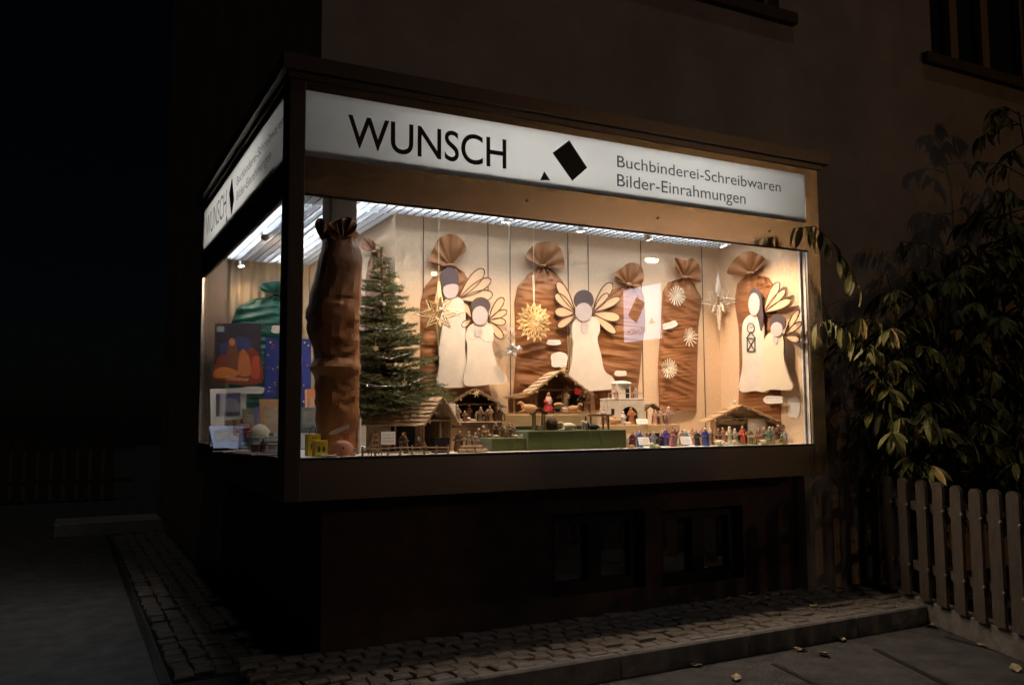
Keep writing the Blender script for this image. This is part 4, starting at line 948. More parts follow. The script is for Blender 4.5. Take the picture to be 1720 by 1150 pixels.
for i, (u, yy, hp, c_, d_) in enumerate(((797, .27, 30, (145, 120, 95), 'beside the log pile'), (833, .25, 24, (110, 80, 58), 'at the left of the low green box'), (861, .24, 22, (165, 140, 110), 'at the right of the low green box'), (851, .22, 16, (150, 110, 80), 'crouching on the low green box'))): figure('small brown carved figurine '+d_, u, yy, SZ if i == 0 else ZG1, hp, c_, None, random.uniform(-.4, .4), 'kneel' if i == 3 else 'stand')
for u, yy, hp, c_, d_ in brown: figure('carved wooden figurine, '+d_, u, yy, SZ if u in (789, 770, 804, 813, 822) else ZG1, hp if u in (770,) else hp+(14 if u in (804, 813, 822) else 6 if u == 789 else 0), c_, None, random.uniform(-.4, .4), 'stand', u in (813,))
for i, (u, c_) in enumerate(((833, 'at the left edge of the low green box'), (866, 'at the right of the low green box'), (877, 'at the right edge of the low green box'))): animal('cream sheep '+c_, u, .19, ZG1, 12, m_fur_w, .4*i, True)
# before the shingled hut
figure('dim brown figurine at the corner post of the hut', 679, .22, SZ, 34, (95, 66, 44), None, 0, 'stand', True)
figure('small figurine with white hair before the hut doorway', 704, .18, SZ, 26, (120, 95, 75), (190, 180, 165), .1)
figure('seated figurine among the sheep before the hut', 714, .14, SZ, 18, (110, 75, 60), None, .3, 'kneel')
for i, (u, yy, c_) in enumerate(((672, .13, 'left of the flock before the hut'), (691, .13, 'with bowed head in the flock before the hut'), (699, .15, 'behind the others in the flock before the hut'), (707, .11, 'nearest the rail in the flock before the hut'), (718, .12, 'at the right of the flock before the hut'))): animal('tan fleeced sheep '+c_, u, yy, SZ, 14, m_fur_w, .5*math.sin(i*2), True)
# rail fence along the glass
fa, fb = gx(609, .06, SZ), gx(752, .06, SZ); rf_ = thing('rail_fence', 'miniature rustic rail fence along the glass by the hut', 'fence', (fa, .06, SZ))
for i in range(8): xx = fa+(fb-fa)*i/7; MB().tube([(xx, .06, SZ), (xx+random.uniform(-.003, .003), .06, SZ+.05)], .006, 6).build('fence_post', m_bark, rf_)
for zz in (.018, .036): MB().tube([(fa-.01, .052, SZ+zz), ((fa+fb)/2, .05, SZ+zz+.003), (fb+.01, .052, SZ+zz-.002)], .0045, 6).build('rail', m_wood, rf_)
lg = thing('log_pile', 'little pile of bark logs at the glass', 'log pile', (gx(797, .1, SZ), .1, SZ))
for i in range(5): xx = gx(776+i*7, .1, SZ); MB().tube([(xx-.03, .085+.02*(i % 2), SZ+.012+.018*(i % 2)), (xx+.05, .10, SZ+.012+.018*(i % 2))], .011, 8).build('log', m_bark, lg)
bk = thing('lattice_basket', 'dark woven lattice basket beside the hut', 'basket', (gx(739, .16, SZ), .16, SZ))
xx = gx(739, .16, SZ); MB().b2((xx-.042, .13, SZ+.001), (xx+.042, .19, SZ+.085)).build('basket_core', m_dark, bk); b = MB()
for i in range(8): b.b2((xx-.042+.012*i-.002, .125, SZ+.001), (xx-.042+.012*i+.002, .1295, SZ+.088)); b.b2((xx-.044, .1235, SZ+.006+.011*i-.0015), (xx+.044, .1245, SZ+.006+.011*i+.0015))
b.build('lattice', flat('dark_lattice', 55, 45, 50), bk)
ld = thing('step_ladder', 'miniature wooden step ladder left of the hut card', 'ladder', (gx(630, .12, SZ), .12, SZ)); xx = gx(630, .12, SZ)
for s in (-1, 1):
    for dy in (-.03, .03): MB().tube([(xx+s*.03, .12+dy, SZ), (xx+s*.012, .12, SZ+.13)], .0035, 5).build('leg', m_bark, ld)
for i in range(4): MB().tube([(xx-.026+.005*i, .097+.006*i, SZ+.025+.028*i), (xx+.026-.005*i, .097+.006*i, SZ+.025+.028*i)], .003, 5).build('rung', m_bark, ld)
cn = thing('white_candle', 'white candle standing beside the wrapped column', 'candle', (gx(603, .3, SZ), .3, SZ)); xx = gx(603, .3, SZ); MB().tube([(xx, .3, SZ), (xx, .3, SZ+.2)], .011, 12).build('wax', m_card, cn, True); MB().tube([(xx, .3, SZ+.2), (xx, .3, SZ+.212)], .0015, 5).build('wick', m_wire, cn)
# white clay building and before it
z3 = ZP3
figure('white veiled figurine left under the clay arch', 1047, .48, z3, 22, (185, 160, 140), (225, 220, 210), .2, 'kneel')
figure('orange robed figurine standing in the clay arch', 1061, .50, z3, 28, (190, 110, 60), (200, 170, 140), 0)
animal('tan camel lying left of the clay arch', 1031, .46, z3, 30, m_fur_t, .3, True, 'camel')
animal('tan sheep lying in front of the clay arch', 1056, .44, z3, 12, m_fur_w, .1, True)
figure('pink skinned figurine on the terrace of the clay building', 1035, .52, z3+.183, 17, (195, 150, 130), None)
figure('second figurine on the terrace beside the tower door', 1068, .53, z3+.183, 17, (170, 150, 140), (200, 190, 180))
figure('small figurine on the clay stairs', 1014, .49, z3, 27, (190, 165, 150), None)
for u, hp, c_, d_ in ((1100, 24, (190, 150, 120), 'left of the three pale carved ones on the board'), (1110, 27, (205, 165, 135), 'middle of the three pale carved ones on the board'), (1122, 28, (175, 140, 120), 'right of the three pale carved ones on the board')): figure('carved figurine, '+d_, u, .48, z3, hp, c_, None if u != 1122 else (210, 200, 190))
row = [(1062, .16, 25, (110, 35, 45), None, 'in dark red coat right of the green felt box', 0), (1075, .22, 27, (40, 75, 165), (60, 90, 170), 'in bright blue cloak behind the front cards', 0), (1097, .20, 25, (120, 125, 140), (140, 145, 155), 'in grey blue cloak left of the purple one', 0), (1108, .24, 20, (45, 50, 60), None, 'in dark coat between grey and purple', 0), (1119, .22, 29, (75, 50, 140), (85, 55, 150), 'in purple hood at the front row', 0), (1130, .13, 33, (165, 95, 95), None, 'tall in dusty pink coat at the glass', 0), (1144, .24, 27, (180, 140, 90), (190, 150, 100), 'in tan hood behind the white card', 0), (1152, .18, 26, (105, 150, 185), (215, 215, 215), 'in light blue with white hood', 0), (1172, .16, 25, (45, 50, 48), None, 'in black coat left of the blue dress', 0), (1186, .11, 29, (40, 60, 150), (230, 228, 225), 'in deep blue dress with white veil', 0), (1163, .32, 27, (185, 120, 95), None, 'in rust shirt far behind the black coat', 0), (1180, .34, 30, (175, 110, 90), None, 'in brick red behind the blue dress', 0), (1226, .18, 29, (195, 190, 150), (215, 205, 175), 'in cream and green before the chalet door', 0), (1249, .17, 30, (215, 85, 55), None, 'in orange red by the chalet wall', 0), (1216, .36, 26, (150, 100, 60), None, 'in brown inside the chalet stable', 0), (1282, .24, 26, (130, 105, 80), (180, 165, 140), 'in khaki left of the right end group', 0), (1292, .20, 27, (100, 130, 115), (200, 195, 185), 'in grey green at the right end group', 0), (1305, .22, 30, (110, 72, 48), (120, 80, 55), 'in brown cape at the right end group', 0), (1317, .18, 22, (165, 175, 190), None, 'in pale blue at the far right end', 0)]
row += [(1068, .30, 24, (150, 120, 100), None, 'in dull beige behind the dark red coat', 0), (1088, .32, 22, (95, 70, 60), None, 'in brown behind the grey blue cloak', 0), (1113, .33, 24, (120, 110, 90), (160, 150, 130), 'in olive behind the purple hood', 0), (1137, .34, 27, (90, 95, 110), None, 'in slate behind the dusty pink coat', 0), (1158, .28, 22, (205, 195, 180), (220, 215, 205), 'all in white behind the right card', 0), (1194, .20, 25, (150, 115, 85), (195, 180, 160), 'in camel brown beside the blue dress', 0), (1206, .30, 26, (130, 90, 60), None, 'in dark tan at the left chalet post', 0), (1236, .24, 25, (175, 160, 140), (205, 200, 190), 'in pale grey between cream and orange red', 0), (1260, .28, 25, (110, 120, 90), None, 'in moss green behind the table', 0), (1275, .32, 24, (140, 75, 60), None, 'in rust behind the table end', 0), (1299, .30, 26, (165, 150, 130), (190, 180, 165), 'in sand cloak behind the planters', 0), (1311, .30, 23, (80, 60, 52), None, 'in dark brown behind the right planter', 0), (1052, .26, 20, (185, 170, 150), None, 'in pale linen at the green box corner', 0)]
for u, yy, hp, c_, hd_, d_, r_ in row: figure('painted figurine '+d_, u, yy, SZ, hp, c_, hd_, random.uniform(-.5, .5), 'stand', u in (1305,))
animal('tan camel kneeling behind the blue dress figurine', 1198, .26, SZ, 24, m_fur_t, .2, True, 'camel')
for u, yy, c_ in ((1094, .10, 'left of a pair beside the front card'), (1103, .10, 'right of a pair beside the front card'), (1206, .12, 'left of the flock before the chalet'), (1217, .15, 'standing in the flock before the chalet'), (1221, .10, 'nearest the glass before the chalet'), (1212, .20, 'behind the flock before the chalet'), (1234, .11, 'right of the flock before the chalet'), (1282, .09, 'alone beside the wooden table')): animal('white woolly sheep '+c_, u, yy, SZ, 12, m_fur_w, random.uniform(-.5, .5), u % 2 == 1)
animal('pinkish sheep right beside the green felt box', 1061, .08, SZ, 14, m_fur_t, .3, True)
tb_ = thing('small_table', 'small wooden table at the right before the chalet', 'table', (gx(1269, .16, SZ), .16, SZ)); xx = gx(1269, .16, SZ)
MB().b2((xx-.045, .125, SZ+.05), (xx+.045, .195, SZ+.06)).build('table_top', m_woodl, tb_)
for a in (-1, 1):
    for b_ in (-1, 1): MB().b2((xx+a*.036-.005, .16+b_*.026-.005, SZ), (xx+a*.036+.005, .16+b_*.026+.005, SZ+.0495)).build('leg', m_wood, tb_)
for u, lab in ((1291, 'left wooden planter trough at the right end'), (1313, 'right wooden planter trough at the right end')):
    xx = gx(u, .1, SZ); tq = thing('planter_trough', lab, 'planter', (xx, .1, SZ)); MB().b2((xx-.04, .08, SZ), (xx+.038, .12, SZ+.028)).build('trough', m_wood, tq); MB().ball((xx, .1, SZ+.03), (.036, .018, .008), 12, 5, .2).build('moss', m_moss, tq)
ms = MB(); rm_ = random.Random(5)
for i in range(60): u = rm_.uniform(1040, 1335); yy = rm_.uniform(.05, .4); ms.ball((gx(u, yy, SZ), yy, SZ+.001), (rm_.uniform(.015, .035), rm_.uniform(.012, .03), rm_.uniform(.004, .010)), 8, 4, .3)
tag(ms.build('moss_bed', m_moss), 'dry green moss strewn under the painted figurines', 'moss', kind='stuff')
# standing cards
def card(label, u, v, w_, h_, y, lines=4, lean=.25, rot=-.35, m=None, name='standing_card'):
    z = zof(u, v+h_/2, y); k = mpp(u, y, z); x = gx(u, y, z); rt = thing(name, label, 'card', (x, y, z), rot)
    W, H = w_*k, h_*k; Rm = Matrix.Rotation(-lean, 3, 'X'); T = lambda a, b, c: Rm @ Vector((a, c, b))
    MB().prism([T(-W/2, 0, 0), T(W/2, 0, 0), T(W/2, H, 0), T(-W/2, H, 0)], Rm @ Vector((0, .003, 0))).build('card_sheet', m or m_card, rt, local=True)
    ik = MB()
    for i in range(lines):
        yy = H*(1-(i+.9)/(lines+.8)); xx = -W*.4
        while xx < W*.32: l_ = random.uniform(.08, .3)*W; e = min(xx+l_, W*.4); ik.tube([T(xx, yy, -.0005), T(e, yy, -.0005)], .0008, 4); xx += l_+.04*W
    ik.build('print', m_ink, rt, local=True); MB().tube([(0, .004, H*.6), (0, .05+H*.1, .001)], .002, 5).build('strut', m_card, rt, local=True); return rt
card('white price list leaning between hut and small stable', 753, 695, 25, 36, .44, 7, .15)
card('grey lettered card before the shingled hut', 652, 734, 24, 24, .12, 3, .5)
card('white text card at the glass left of the pink coat', 1083, 739, 19, 15, .07, 3, .6)
card('white text card between pink coat and blue dress', 1154, 738, 19, 15, .07, 3, .6)
card('small white label card on the board before the clay arch', 1079, 707, 20, 9, .42, 1, .4)

# ================================================================== LEFT WING OF THE DISPLAY
def picture(name, label, cat, pl, pts, th, m, parent=None):
    b0 = pl.p(*pts[3]); rt = thing(name, label, cat, b0)
    MB().prism([pl.p(u, v) for u, v in pts], (0, .012, 0)).build('sheet', m, rt); return rt
m_p = {}
PP = Plane(1, 2.62); po = picture('poster', 'dark poster with orange wooden figures in the left window', 'poster', PP, [(361, 543), (439, 543), (437, 647), (359, 641)], .01, flat('poster_night', 42, 32, 44))
def ink(pts, m, off, nm='print', k=4, pl=PP, par=None): return cut(nm, pts, pl, off, .0006, m, par or po, k)
ink([(362, 610), (380, 580), (400, 570), (425, 585), (437, 600), (437, 644), (360, 639)], flat('poster_rust', 120, 48, 28), .002)
ink([(368, 580), (385, 572), (400, 565), (418, 570), (420, 585), (400, 590), (375, 596)], flat('poster_blue', 45, 55, 100), .0035)
ink([(378, 612), (381, 590), (384, 572), (390, 566), (396, 572), (399, 590), (404, 612), (400, 625), (384, 626)], flat('poster_brown', 110, 60, 38), .005)
ink([(384, 574), (389, 568), (395, 574), (390, 581)], flat('poster_skin', 190, 130, 95), .0065)
ink([(400, 628), (402, 596), (408, 586), (414, 592), (420, 606), (420, 630)], flat('poster_tan', 185, 110, 60), .0065)
ink([(422, 632), (424, 604), (430, 597), (435, 604), (436, 634)], flat('poster_red', 175, 70, 45), .0065)
ink([(360, 622), (375, 616), (392, 620), (402, 628), (385, 634), (361, 634)], flat('poster_orange', 200, 120, 60), .0065)
ink([(364, 548), (376, 548), (376, 557), (364, 557)], flat('poster_pale', 150, 165, 175), .003, k=1)
a, b = PP.p(380, 638, .009), PP.p(418, 640, .009); text_on('lettering', 'Ostheimer', flat('poster_letter', 225, 180, 140), po, a, (b-a).normalized(), EZ, (b-a).length, .034, .01)
CP = Plane(1, 2.78); ca = picture('advent_calendar', 'blue advent calendar with a printed fir tree', 'calendar', CP, [(446, 567), (523, 569), (522, 690), (444, 686)], .01, flat('calendar_blue', 32, 48, 120))
for i in range(9):
    yy = 600+i*9.5; wd = 5+i*3.0; ink([(484-wd, yy+9), (484-wd*.4, yy), (484+wd*.4, yy), (484+wd, yy+9), (484, yy+12)], flat('calendar_tree%d' % (i % 2), 40+20*(i % 2), 78, 42), .003+.0008*i, 'print', 2, CP, ca)
for i in range(46): u, v = random.uniform(449, 519), random.uniform(572, 682); ink(oval(u, v, 1.5, 1.5, 6), flat('calendar_dot%d' % (i % 4), *((225, 215, 170), (190, 70, 50), (215, 170, 80), (230, 230, 235))[i % 4]), .0125+.0002*(i % 7), 'printed_dot', 1, CP, ca)
WP = Plane(1, 2.2); wf = thing('cardboard_display', 'white cardboard display frame with a grey picture, left window', 'display stand', WP.p(384, 738)); 
MB().prism([WP.p(u, v) for u, v in [(353, 653), (414, 651), (413, 702), (378, 706), (378, 716), (354, 718)]], (0, .02, 0)).build('frame_board', m_card, wf)
cut('picture', [(363, 661), (404, 659), (403, 697), (363, 699)], WP, .003, .001, flat('grey_print', 95, 92, 105), wf, 1); cut('picture_shape', [(374, 690), (378, 672), (388, 668), (400, 674), (402, 690)], WP, .005, .001, flat('pale_print', 150, 150, 165), wf, 4); cut('picture_bar', [(364, 664), (403, 662), (403, 667), (364, 669)], WP, .0045, .001, flat('violet_print', 80, 78, 130), wf, 1)
MB().b2((WP.p(356, 718).x-.012, 2.2, SZ), (WP.p(356, 718).x+.012, 2.22, WP.p(356, 718).z)).build('leg', m_woodd, wf)
MB().b2((WP.p(410, 700).x-.012, 2.205, SZ), (WP.p(410, 700).x+.008, 2.219, WP.p(410, 702).z)).build('leg', m_woodd, wf)
cloud('long white paper cloud on top of the cardboard display', 424, 655, 39, 12, Plane(1, 2.18), 0, 0, 1); cloud('white cloud label half hidden on the green sack', 465, 553, 18, 13, Plane(1, 2.7), 0, 0, 3)
cloud('white cloud label above the books in the left window', 407, 715, 25, 8, Plane(1, 1.5), 0, .05, 1)
cloud('tilted paper label before the wrapped column', 570, 722, 36, 7, Plane(1, .16), 0, .38, 1)
def bookp(label, u, y, z, w_, d_, h_, rgb, rot=0, tilt=0, name='book', cat='book', spine=True):
    x = gx(u, y, z); rt = thing(name, label, cat, (x, y, z), rot); Rm = Matrix.Rotation(tilt, 3, 'X'); c = flat('cover_%d_%d_%d' % rgb, *rgb, rough=.4)
    lift = abs(math.sin(tilt))*0
    def B_(nm, a, b, m):
        mb_ = MB().b2(a, b); mb_.v = [Rm @ q for q in mb_.v]; mb_.build(nm, m, rt, local=True)
    if tilt:
        B_('front_cover', (-w_/2, 0, .0), (w_/2, .004, h_), c); B_('pages', (-w_/2+.004, .0045, .003), (w_/2-.002, d_-.0045, h_-.003), m_card); B_('back_cover', (-w_/2, d_-.004, 0), (w_/2, d_, h_), c)
        B_('cover_picture', (-w_*.36, -.0012, h_*.3), (w_*.36, -.0002, h_*.85), flat('pic_%d_%d_%d' % rgb, (rgb[0]+330)//3, (rgb[1]+310)//3, (rgb[2]+290)//3, var=.35, scale=18))
    else:
        B_('back_cover', (-w_/2, -d_/2, .0), (w_/2, d_/2, .003), c); B_('pages', (-w_/2+.003, -d_/2+.003, .0035), (w_/2-.003, d_/2-.003, h_-.0035), m_card); B_('front_cover', (-w_/2, -d_/2, h_-.003), (w_/2, d_/2, h_), c)
        B_('cover_picture', (-w_*.36, -d_*.36, h_+.0003), (w_*.36, d_*.36, h_+.0012), flat('pic_%d_%d_%d' % rgb, (rgb[0]+330)//3, (rgb[1]+310)//3, (rgb[2]+290)//3, var=.35, scale=18))
    return rt
T_ = -.28
bookp('pale blue book leaning low in the left window', 384, 1.7, SZ, .2, .02, .2, (120, 140, 180), .1, -.75)
bookp('red booklet leaning beside the pale blue book', 407, 1.75, SZ, .12, .012, .17, (150, 45, 40), -.1, T_)
bookp('green book lying at an angle in the left window', 446, 1.3, SZ+.05, .26, .19, .03, (30, 95, 75), .5, 0)
bookp('dark blue box lying under the green book', 452, 1.3, SZ, .25, .2, .048, (40, 42, 70), .1, 0, 'flat_box', 'box')
bookp('dark brown box at the corner post of the left window', 456, .75, SZ, .2, .16, .05, (52, 40, 44), .1, 0, 'flat_box', 'box')
bookp('tan envelope standing behind the books', 462, 1.9, SZ, .2, .012, .34, (190, 140, 90), .1, T_*.6, 'envelope', 'envelope')
bookp('olive picture card standing behind the snow globe', 423, 2.1, SZ, .13, .006, .27, (110, 115, 80), .05, T_*.5, 'picture_card', 'card')
bookp('violet picture card standing next to the olive one', 444, 2.1, SZ, .14, .006, .28, (95, 95, 150), .05, T_*.5, 'picture_card', 'card')
bookp('grey open brochure lying flat near the left glass', 398, .95, SZ, .24, .16, .008, (165, 165, 160), .3, 0, 'brochure', 'brochure')
bookp('terracotta brochure lying flat by the front corner', 428, .62, SZ, .2, .14, .008, (160, 90, 70), .2, 0, 'brochure', 'brochure')
bookp('white leaflet lying flat nearest the corner post', 448, .45, SZ, .16, .12, .006, (215, 215, 215), -.2, 0, 'leaflet', 'leaflet')
bookp('blue box standing left of the wrapped column', 492, 1.9, SZ, .1, .05, .3, (50, 70, 170), .1, T_*.2, 'packing_box', 'box')
bookp('grey box with dark print left of the wrapped column', 522, 1.2, SZ+.11, .14, .08, .16, (130, 140, 140), .1, T_*.1, 'packing_box', 'box')
bookp('black box under the grey printed box', 520, 1.2, SZ, .2, .12, .11, (30, 30, 34), .1, 0, 'packing_box', 'box')
bookp('orange carton peeping out beside the wrapped column', 530, 2.2, SZ+.0, .14, .05, .42, (190, 120, 75), .1, T_*.1, 'packing_box', 'box')
for i, (u, y, w_, h_, rgb, lab) in enumerate(((416, 1.45, .10, .05, (70, 110, 60), 'green gift tin among the books'), (432, 1.0, .09, .06, (150, 60, 55), 'small red carton before the books'), (372, 2.05, .16, .03, (70, 85, 130), 'navy book lying under the cardboard display'), (440, 1.75, .10, .08, (200, 180, 90), 'yellow carton behind the green book'), (465, 1.5, .09, .10, (210, 205, 215), 'pale carton behind the corner post'), (421, 1.2, .14, .02, (60, 120, 130), 'turquoise booklet lying before the gift tin'), (457, 1.05, .14, .03, (95, 60, 110), 'plum notebook lying near the post'))):
    bookp(lab, u, y, SZ, w_, w_*.8, h_, rgb, .2*math.sin(i*2), 0, 'carton', 'box')
def snowman(u, y, z):
    x = gx(u, y, z); g_ = thing('snow_globe', 'cream dome ornament on a round base in the left window', 'ornament', (x, y, z)); MB().lathe([(.06, 0), (.065, .02), (.05, .035)], 16, (x, y, z)).build('base', m_wood, g_, True); MB().lathe([(.062, .0355), (.07, .08), (.062, .12), (.035, .15), (.004, .16)], 18, (x, y, z)).build('dome', flat('cream_dome', 205, 195, 165), g_, True)
snowman(436, 1.65, SZ+.0)
figure('red coated wooden santa figurine in the left window', 409, 1.55, SZ+.001, 48, (165, 45, 38), (180, 50, 42), .3, group='figurines in the left window', name='santa_figurine')
figure('pink paper figurine by the corner post', 441, .62, SZ+.009, 22, (150, 95, 105), None, .3, group='figurines in the left window')
# yellow cartons, gingerbread dome, plate
m_yel = flat('yellow_carton', 215, 190, 60, rough=.4)
for u, y, h_, lab in ((525, .22, .115, 'taller yellow carton with handle at the front corner'), (537, .13, .085, 'shorter yellow carton with printed shapes at the front corner')):
    x = gx(u, y, SZ); g_ = thing('yellow_carton', lab, 'box', (x, y, SZ), .1); MB().b2((-.035, -.025, 0), (.035, .025, h_)).build('carton_body', m_yel, g_, local=True, bevel=.002)
    for s in (-1, 1): MB().ball((s*.013, -.0255, h_*.45), (.008, .001, .017), 10, 6).build('printed_shape', m_woodd, g_, local=True)
    if h_ > .1: MB().tube([(-.018, 0, h_), (-.014, 0, h_+.03), (0, 0, h_+.04), (.014, 0, h_+.03), (.018, 0, h_)], .003, 6).build('handle', m_gasket, g_, local=True); MB().b2((-.014, -.0262, h_*.84), (.014, -.0252, h_*.87)).build('print', m_woodd, g_, local=True)
x = gx(573, .13, SZ); g_ = thing('clay_mouse_house', 'reddish clay dome with small spikes before the wrapped column', 'ornament', (x, .13, SZ)); MB().lathe([(.078, 0), (.075, .025), (.06, .06), (.035, .08), (.004, .088)], 20, (x, .13, SZ), 1, .6).build('dome', flat('pink_clay', 170, 110, 85), g_, True)
for i in range(5): MB().tube([(x-.03+.015*i, .12, SZ+.078), (x-.034+.017*i, .118, SZ+.1)], [.003, .001], 5).build('spike', m_woodd, g_)
MB().ball((x+.0, .085, SZ+.045), (.006, .004, .006), 8, 6).build('eye', m_dark, g_)
x = gx(550, .1, SZ); g_ = thing('white_plate', 'small white plate beside the yellow cartons', 'plate', (x, .1, SZ)); MB().lathe([(.03, .0005), (.048, .01), (.046, .011), (.028, .004)], 20, (x, .1, SZ)).build('dish', m_card, g_, True)
cloud('small white tag at the rail fence corner', 597, 756, 9, 8, Plane(1, .05), 0, .3, 1)

# ================================================================== OUTDOORS: FENCE, SHRUBS, LEAVES
A_, B_e = Vector((4.46, .2, 0)), Vector((3.88, -1.25, 0)); dF = (B_e-A_).normalized(); nF = Vector((dF.y, -dF.x, 0))
if nF.x > 0: nF = -nF
fence = thing('picket_fence', 'weathered wooden picket fence with round tops beside the house', 'fence', (A_.x, A_.y, 0)); fence.rotation_euler = (0, 0, 0)
kb = MB(); c = A_+dF*1.4; kb.box((c.x, c.y, .075), (3.0, .09, .15), rz(math.atan2(dF.y, dF.x))); kb.build('base_kerb', m_kerb, fence, bevel=.008)
ang = math.atan2(dF.y, dF.x)
us = (1460, 1484, 1507, 1533, 1565, 1594, 1625, 1658, 1691, 1724)
pk = None
for i, u in enumerate(us):
    # position along the fence line whose pixel column is u
    lo, hi = 0, 3.2
    for _ in range(40):
        mid = (lo+hi)/2; q = A_+dF*mid+EZ*.6; dd = q-CAM; uu = 860+FOC*dd.dot(Rv)/dd.dot(Fv)
        if uu < u: lo = mid
        else: hi = mid
    q = A_+dF*lo
    if i == 0: q0 = q
    pts = [(-.054, 0), (.054, 0), (.054, .75)]+[(.054*math.cos(math.pi*k/8), .75+.036*math.sin(math.pi*k/8)) for k in range(1, 8)]+[(-.054, .75)]
    h_ = random.uniform(-.008, .008)
    MB().prism([Vector((q.x, q.y, .155+h_))+nF*.05+dF*a+EZ*b for a, b in pts], nF*.02).build('picket', m_fence, fence)
    for z in (.36, .76): MB().ball(q+nF*.072+EZ*z+dF*.06, (.012, .012, .014), 7, 5).build('bolt', m_bolt, fence)
ll = lo
while ll < 2.5:
    ll += .15; q = A_+dF*ll; MB().prism([Vector((q.x, q.y, .155))+nF*.05+dF*a+EZ*b for a, b in pts], nF*.02).build('picket', m_fence, fence)
for z in (.36, .76): c = A_+dF*1.3; MB().box((c.x+nF.x*.02, c.y+nF.y*.02, z), (2.7, .04, .06), rz(ang)).build('rail', m_fence, fence)
# far fence at the end of the drive
ff = thing('board_fence', 'dark wooden board fence at the end of the drive', 'fence', (-1.5, 11.5, 0))
for i in range(16): MB().b2((-3.2+.19*i, 11.5, .05), (-3.06+.19*i, 11.53, 1.05+.02*math.sin(i))).build('board', m_woodd, ff)
for z in (.3, .85): MB().b2((-3.25, 11.531, z), (.1, 11.57, z+.07)).build('rail', m_woodd, ff)
# shrubs
def leaf_mesh(m, L_=.15, W=.05):
    rows = []
    for i in range(6):
        t = i/5; wd = W*.5*math.sin(math.pi*min(1, t*.93+.04))**.8; z = -.045*t*t*(L_/.15)
        rows.append([Vector((-wd, L_*t, z+.010)), Vector((0, L_*t, z)), Vector((wd, L_*t, z+.010))])
    o = MB().grid(rows).build('leaf', m, smooth=70, local=True); me_ = o.data; bpy.data.objects.remove(o); return me_
LM = [leaf_mesh(m, l_, w_) for m in (m_leaf, m_leaf, m_leafy) for l_, w_ in ((.15, .05), (.125, .044), (.17, .052))]
def shrub(label, base, stems, nleaf, seed, extra=1000, box=None):
    R_ = random.Random(seed); stems = [(a, b, c, int(n*2.6)) for a, b, c, n in stems]; rt = thing('shrub', label, 'shrub', base); wood_ = MB(); spots = []
    for (dx, dy, h_, n) in stems:
        p = Vector(base); top = p+Vector((dx, dy, h_)); pts = []
        for i in range(9):
            t = i/8; pts.append(p.lerp(top, t)+Vector((R_.uniform(-.04, .04), R_.uniform(-.04, .04), .12*h_*math.sin(t*3.1)*.3)))
        wood_.tube(pts, [.022*(1-t/9)+.004 for t in range(9)], 6)
        for k in range(n):
            t = R_.uniform(.25, 1); b = p.lerp(top, t); a = R_.uniform(0, 6.28); l_ = R_.uniform(.15, .55); e = b+Vector((math.cos(a)*l_, math.sin(a)*l_, R_.uniform(-.05, .18)))
            if e.y > .14: e.y = .14-R_.uniform(0, .1)
            m_ = (b+e)/2+Vector((0, 0, .05)); wood_.tube([b, m_, e], [.006, .004, .002], 4)
            for q_ in range(R_.randint(8, 13)):
                s = R_.uniform(.3, 1.05); spots.append((b.lerp(e, min(1, s))+Vector((0, 0, .04*(1-abs(2*s-1)))), a+R_.uniform(-1.1, 1.1)))
    wood_.build('branches', m_twig, rt, True); R_.shuffle(spots); rest = []
    for i, (p, a) in enumerate(spots[:nleaf+extra]):
        me_ = R_.choice(LM); rot = (R_.uniform(-1.15, -.25), R_.uniform(-.5, .5), a-math.pi/2)
        if p.x < 4.0 and p.y > -.3: continue
        if p.x < 5.2 and p.z < 1.02: continue
        if i < nleaf:
            o = bpy.data.objects.new('leaf', me_); col.objects.link(o); o.parent = rt; o.location = p-Vector(base); o.rotation_euler = rot
        else: rest.append((me_, p, rot))
    if rest:
        b = MB(); from mathutils import Euler
        for me_, p, rot in rest:
            Rm = Euler(rot).to_matrix(); b.add([p+Rm @ v.co for v in me_.vertices], [tuple(f.vertices) for f in me_.polygons])
        b.build('foliage', m_leaf, rt)['kind'] = 'stuff'
    return rt
shrub('tall leafy shrub close to the right end of the window', (4.72, -.1, .1), [(-.5, -.12, 1.7, 12), (-.4, -.05, 2.3, 14), (.2, -.05, 2.3, 14), (.05, -.15, 1.2, 10), (.4, 0, 2.5, 14)], 260, 11, 1600)
shrub('yellowing shrub under the upper window at the right edge', (5.5, -.25, .1), [(-.3, -.1, 2.0, 15), (.05, 0, 2.9, 18), (.3, -.1, 2.6, 15), (0, -.2, 1.4, 12)], 240, 12)
shrub('high leafy shrub cut by the right picture edge', (6.3, -.3, .1), [(-.5, 0, 3.7, 20), (.1, 0, 3.4, 14), (-.45, -.1, 2.6, 12), (-.7, 0, 3.0, 8)], 200, 13)
shrub('low dark shrub behind the picket fence', (5.5, -.9, .1), [(-.2, .1, .9, 10), (.25, -.1, 1.1, 12), (0, .2, 1.3, 10)], 160, 14, 300)
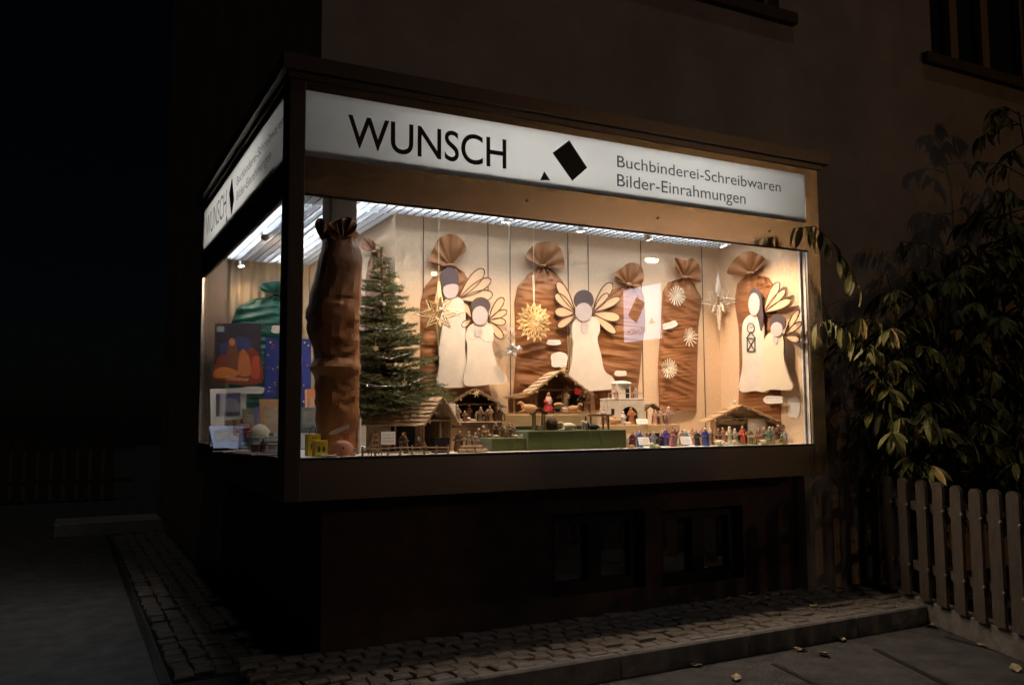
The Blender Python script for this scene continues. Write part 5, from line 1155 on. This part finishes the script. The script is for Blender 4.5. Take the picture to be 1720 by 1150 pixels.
# branch reaching across the window edge
br = thing('overhanging_branch', 'drooping leafy branch reaching in front of the window edge', 'branch', (4.5, -.25, 1.3))
for (uv, y_, n) in ((((1470, 600), (1430, 560), (1395, 538), (1368, 545)), -.25, 18), (((1440, 480), (1410, 420), (1370, 380), (1330, 384)), -.22, 17)):
    pts = [fp(u, v, y_) for u, v in uv]; MB().tube(pts, [.006, .005, .004, .002], 5).build('twig', m_twig, br)
    for i in range(n):
        s = i/n*2.99; k = int(s); p = pts[k].lerp(pts[k+1], s-k); o = bpy.data.objects.new('leaf', LM[i % 3]); col.objects.link(o); o.parent = br; o.location = p-br.location
        o.rotation_euler = (random.uniform(-1.5, -.8), random.uniform(-.4, .4), random.uniform(1.2, 4.2))
# fallen leaves
lf = MB().grid([[Vector((-.002, -.03, .006)), Vector((0, -.03, .003)), Vector((.002, -.03, .006))], [Vector((-.02, -.008, .012)), Vector((0, -.008, .002)), Vector((.022, -.006, .008))], [Vector((-.017, .012, .004)), Vector((0, .013, .003)), Vector((.018, .012, .014))], [Vector((-.003, .034, .012)), Vector((0, .036, .010)), Vector((.003, .034, .012))]]).build('leaf', m_fallen, local=True); lfm = lf.data; bpy.data.objects.remove(lf)
def fallen(u, v, z, lab, grp):
    q = at(u, v, 2, z); o = bpy.data.objects.new('fallen_leaf', lfm); col.objects.link(o); o.location = q+EZ*.002; o.rotation_euler = (random.uniform(-.15, .15), random.uniform(-.15, .15), random.uniform(0, 6)); s = random.uniform(.9, 1.5); o.scale = (s, s, s); tag(o, lab, 'leaf', grp)
for u, v in ((1446, 1058), (1484, 1056), (1500, 1052), (1513, 1050), (1536, 1045), (1550, 1042), (1563, 1052), (1578, 1036), (1466, 1052), (1383, 1100), (1345, 1092), (1412, 1075), (1650, 1085), (1705, 1125), (1235, 1140), (1170, 1118)): fallen(u, v, .004, 'dry curled leaf lying on the road below the kerb', 'fallen leaves on the road')
for u, v in ((1224, 1007), (1275, 1011), (1292, 1005), (1366, 1018), (1388, 986), (1450, 997), (1262, 998), (1139, 1040)): fallen(u, v, PZ+.004, 'dry leaf lying on the cobbled pavement', 'fallen leaves on the pavement')
seen = {}
for o in sc.objects:
    if o.parent is None and o.get('label'):
        seen.setdefault(o['label'], []).append(o.name)
for k, v in seen.items():
    if len(v) > 1: print('DUP LABEL', k, len(v))
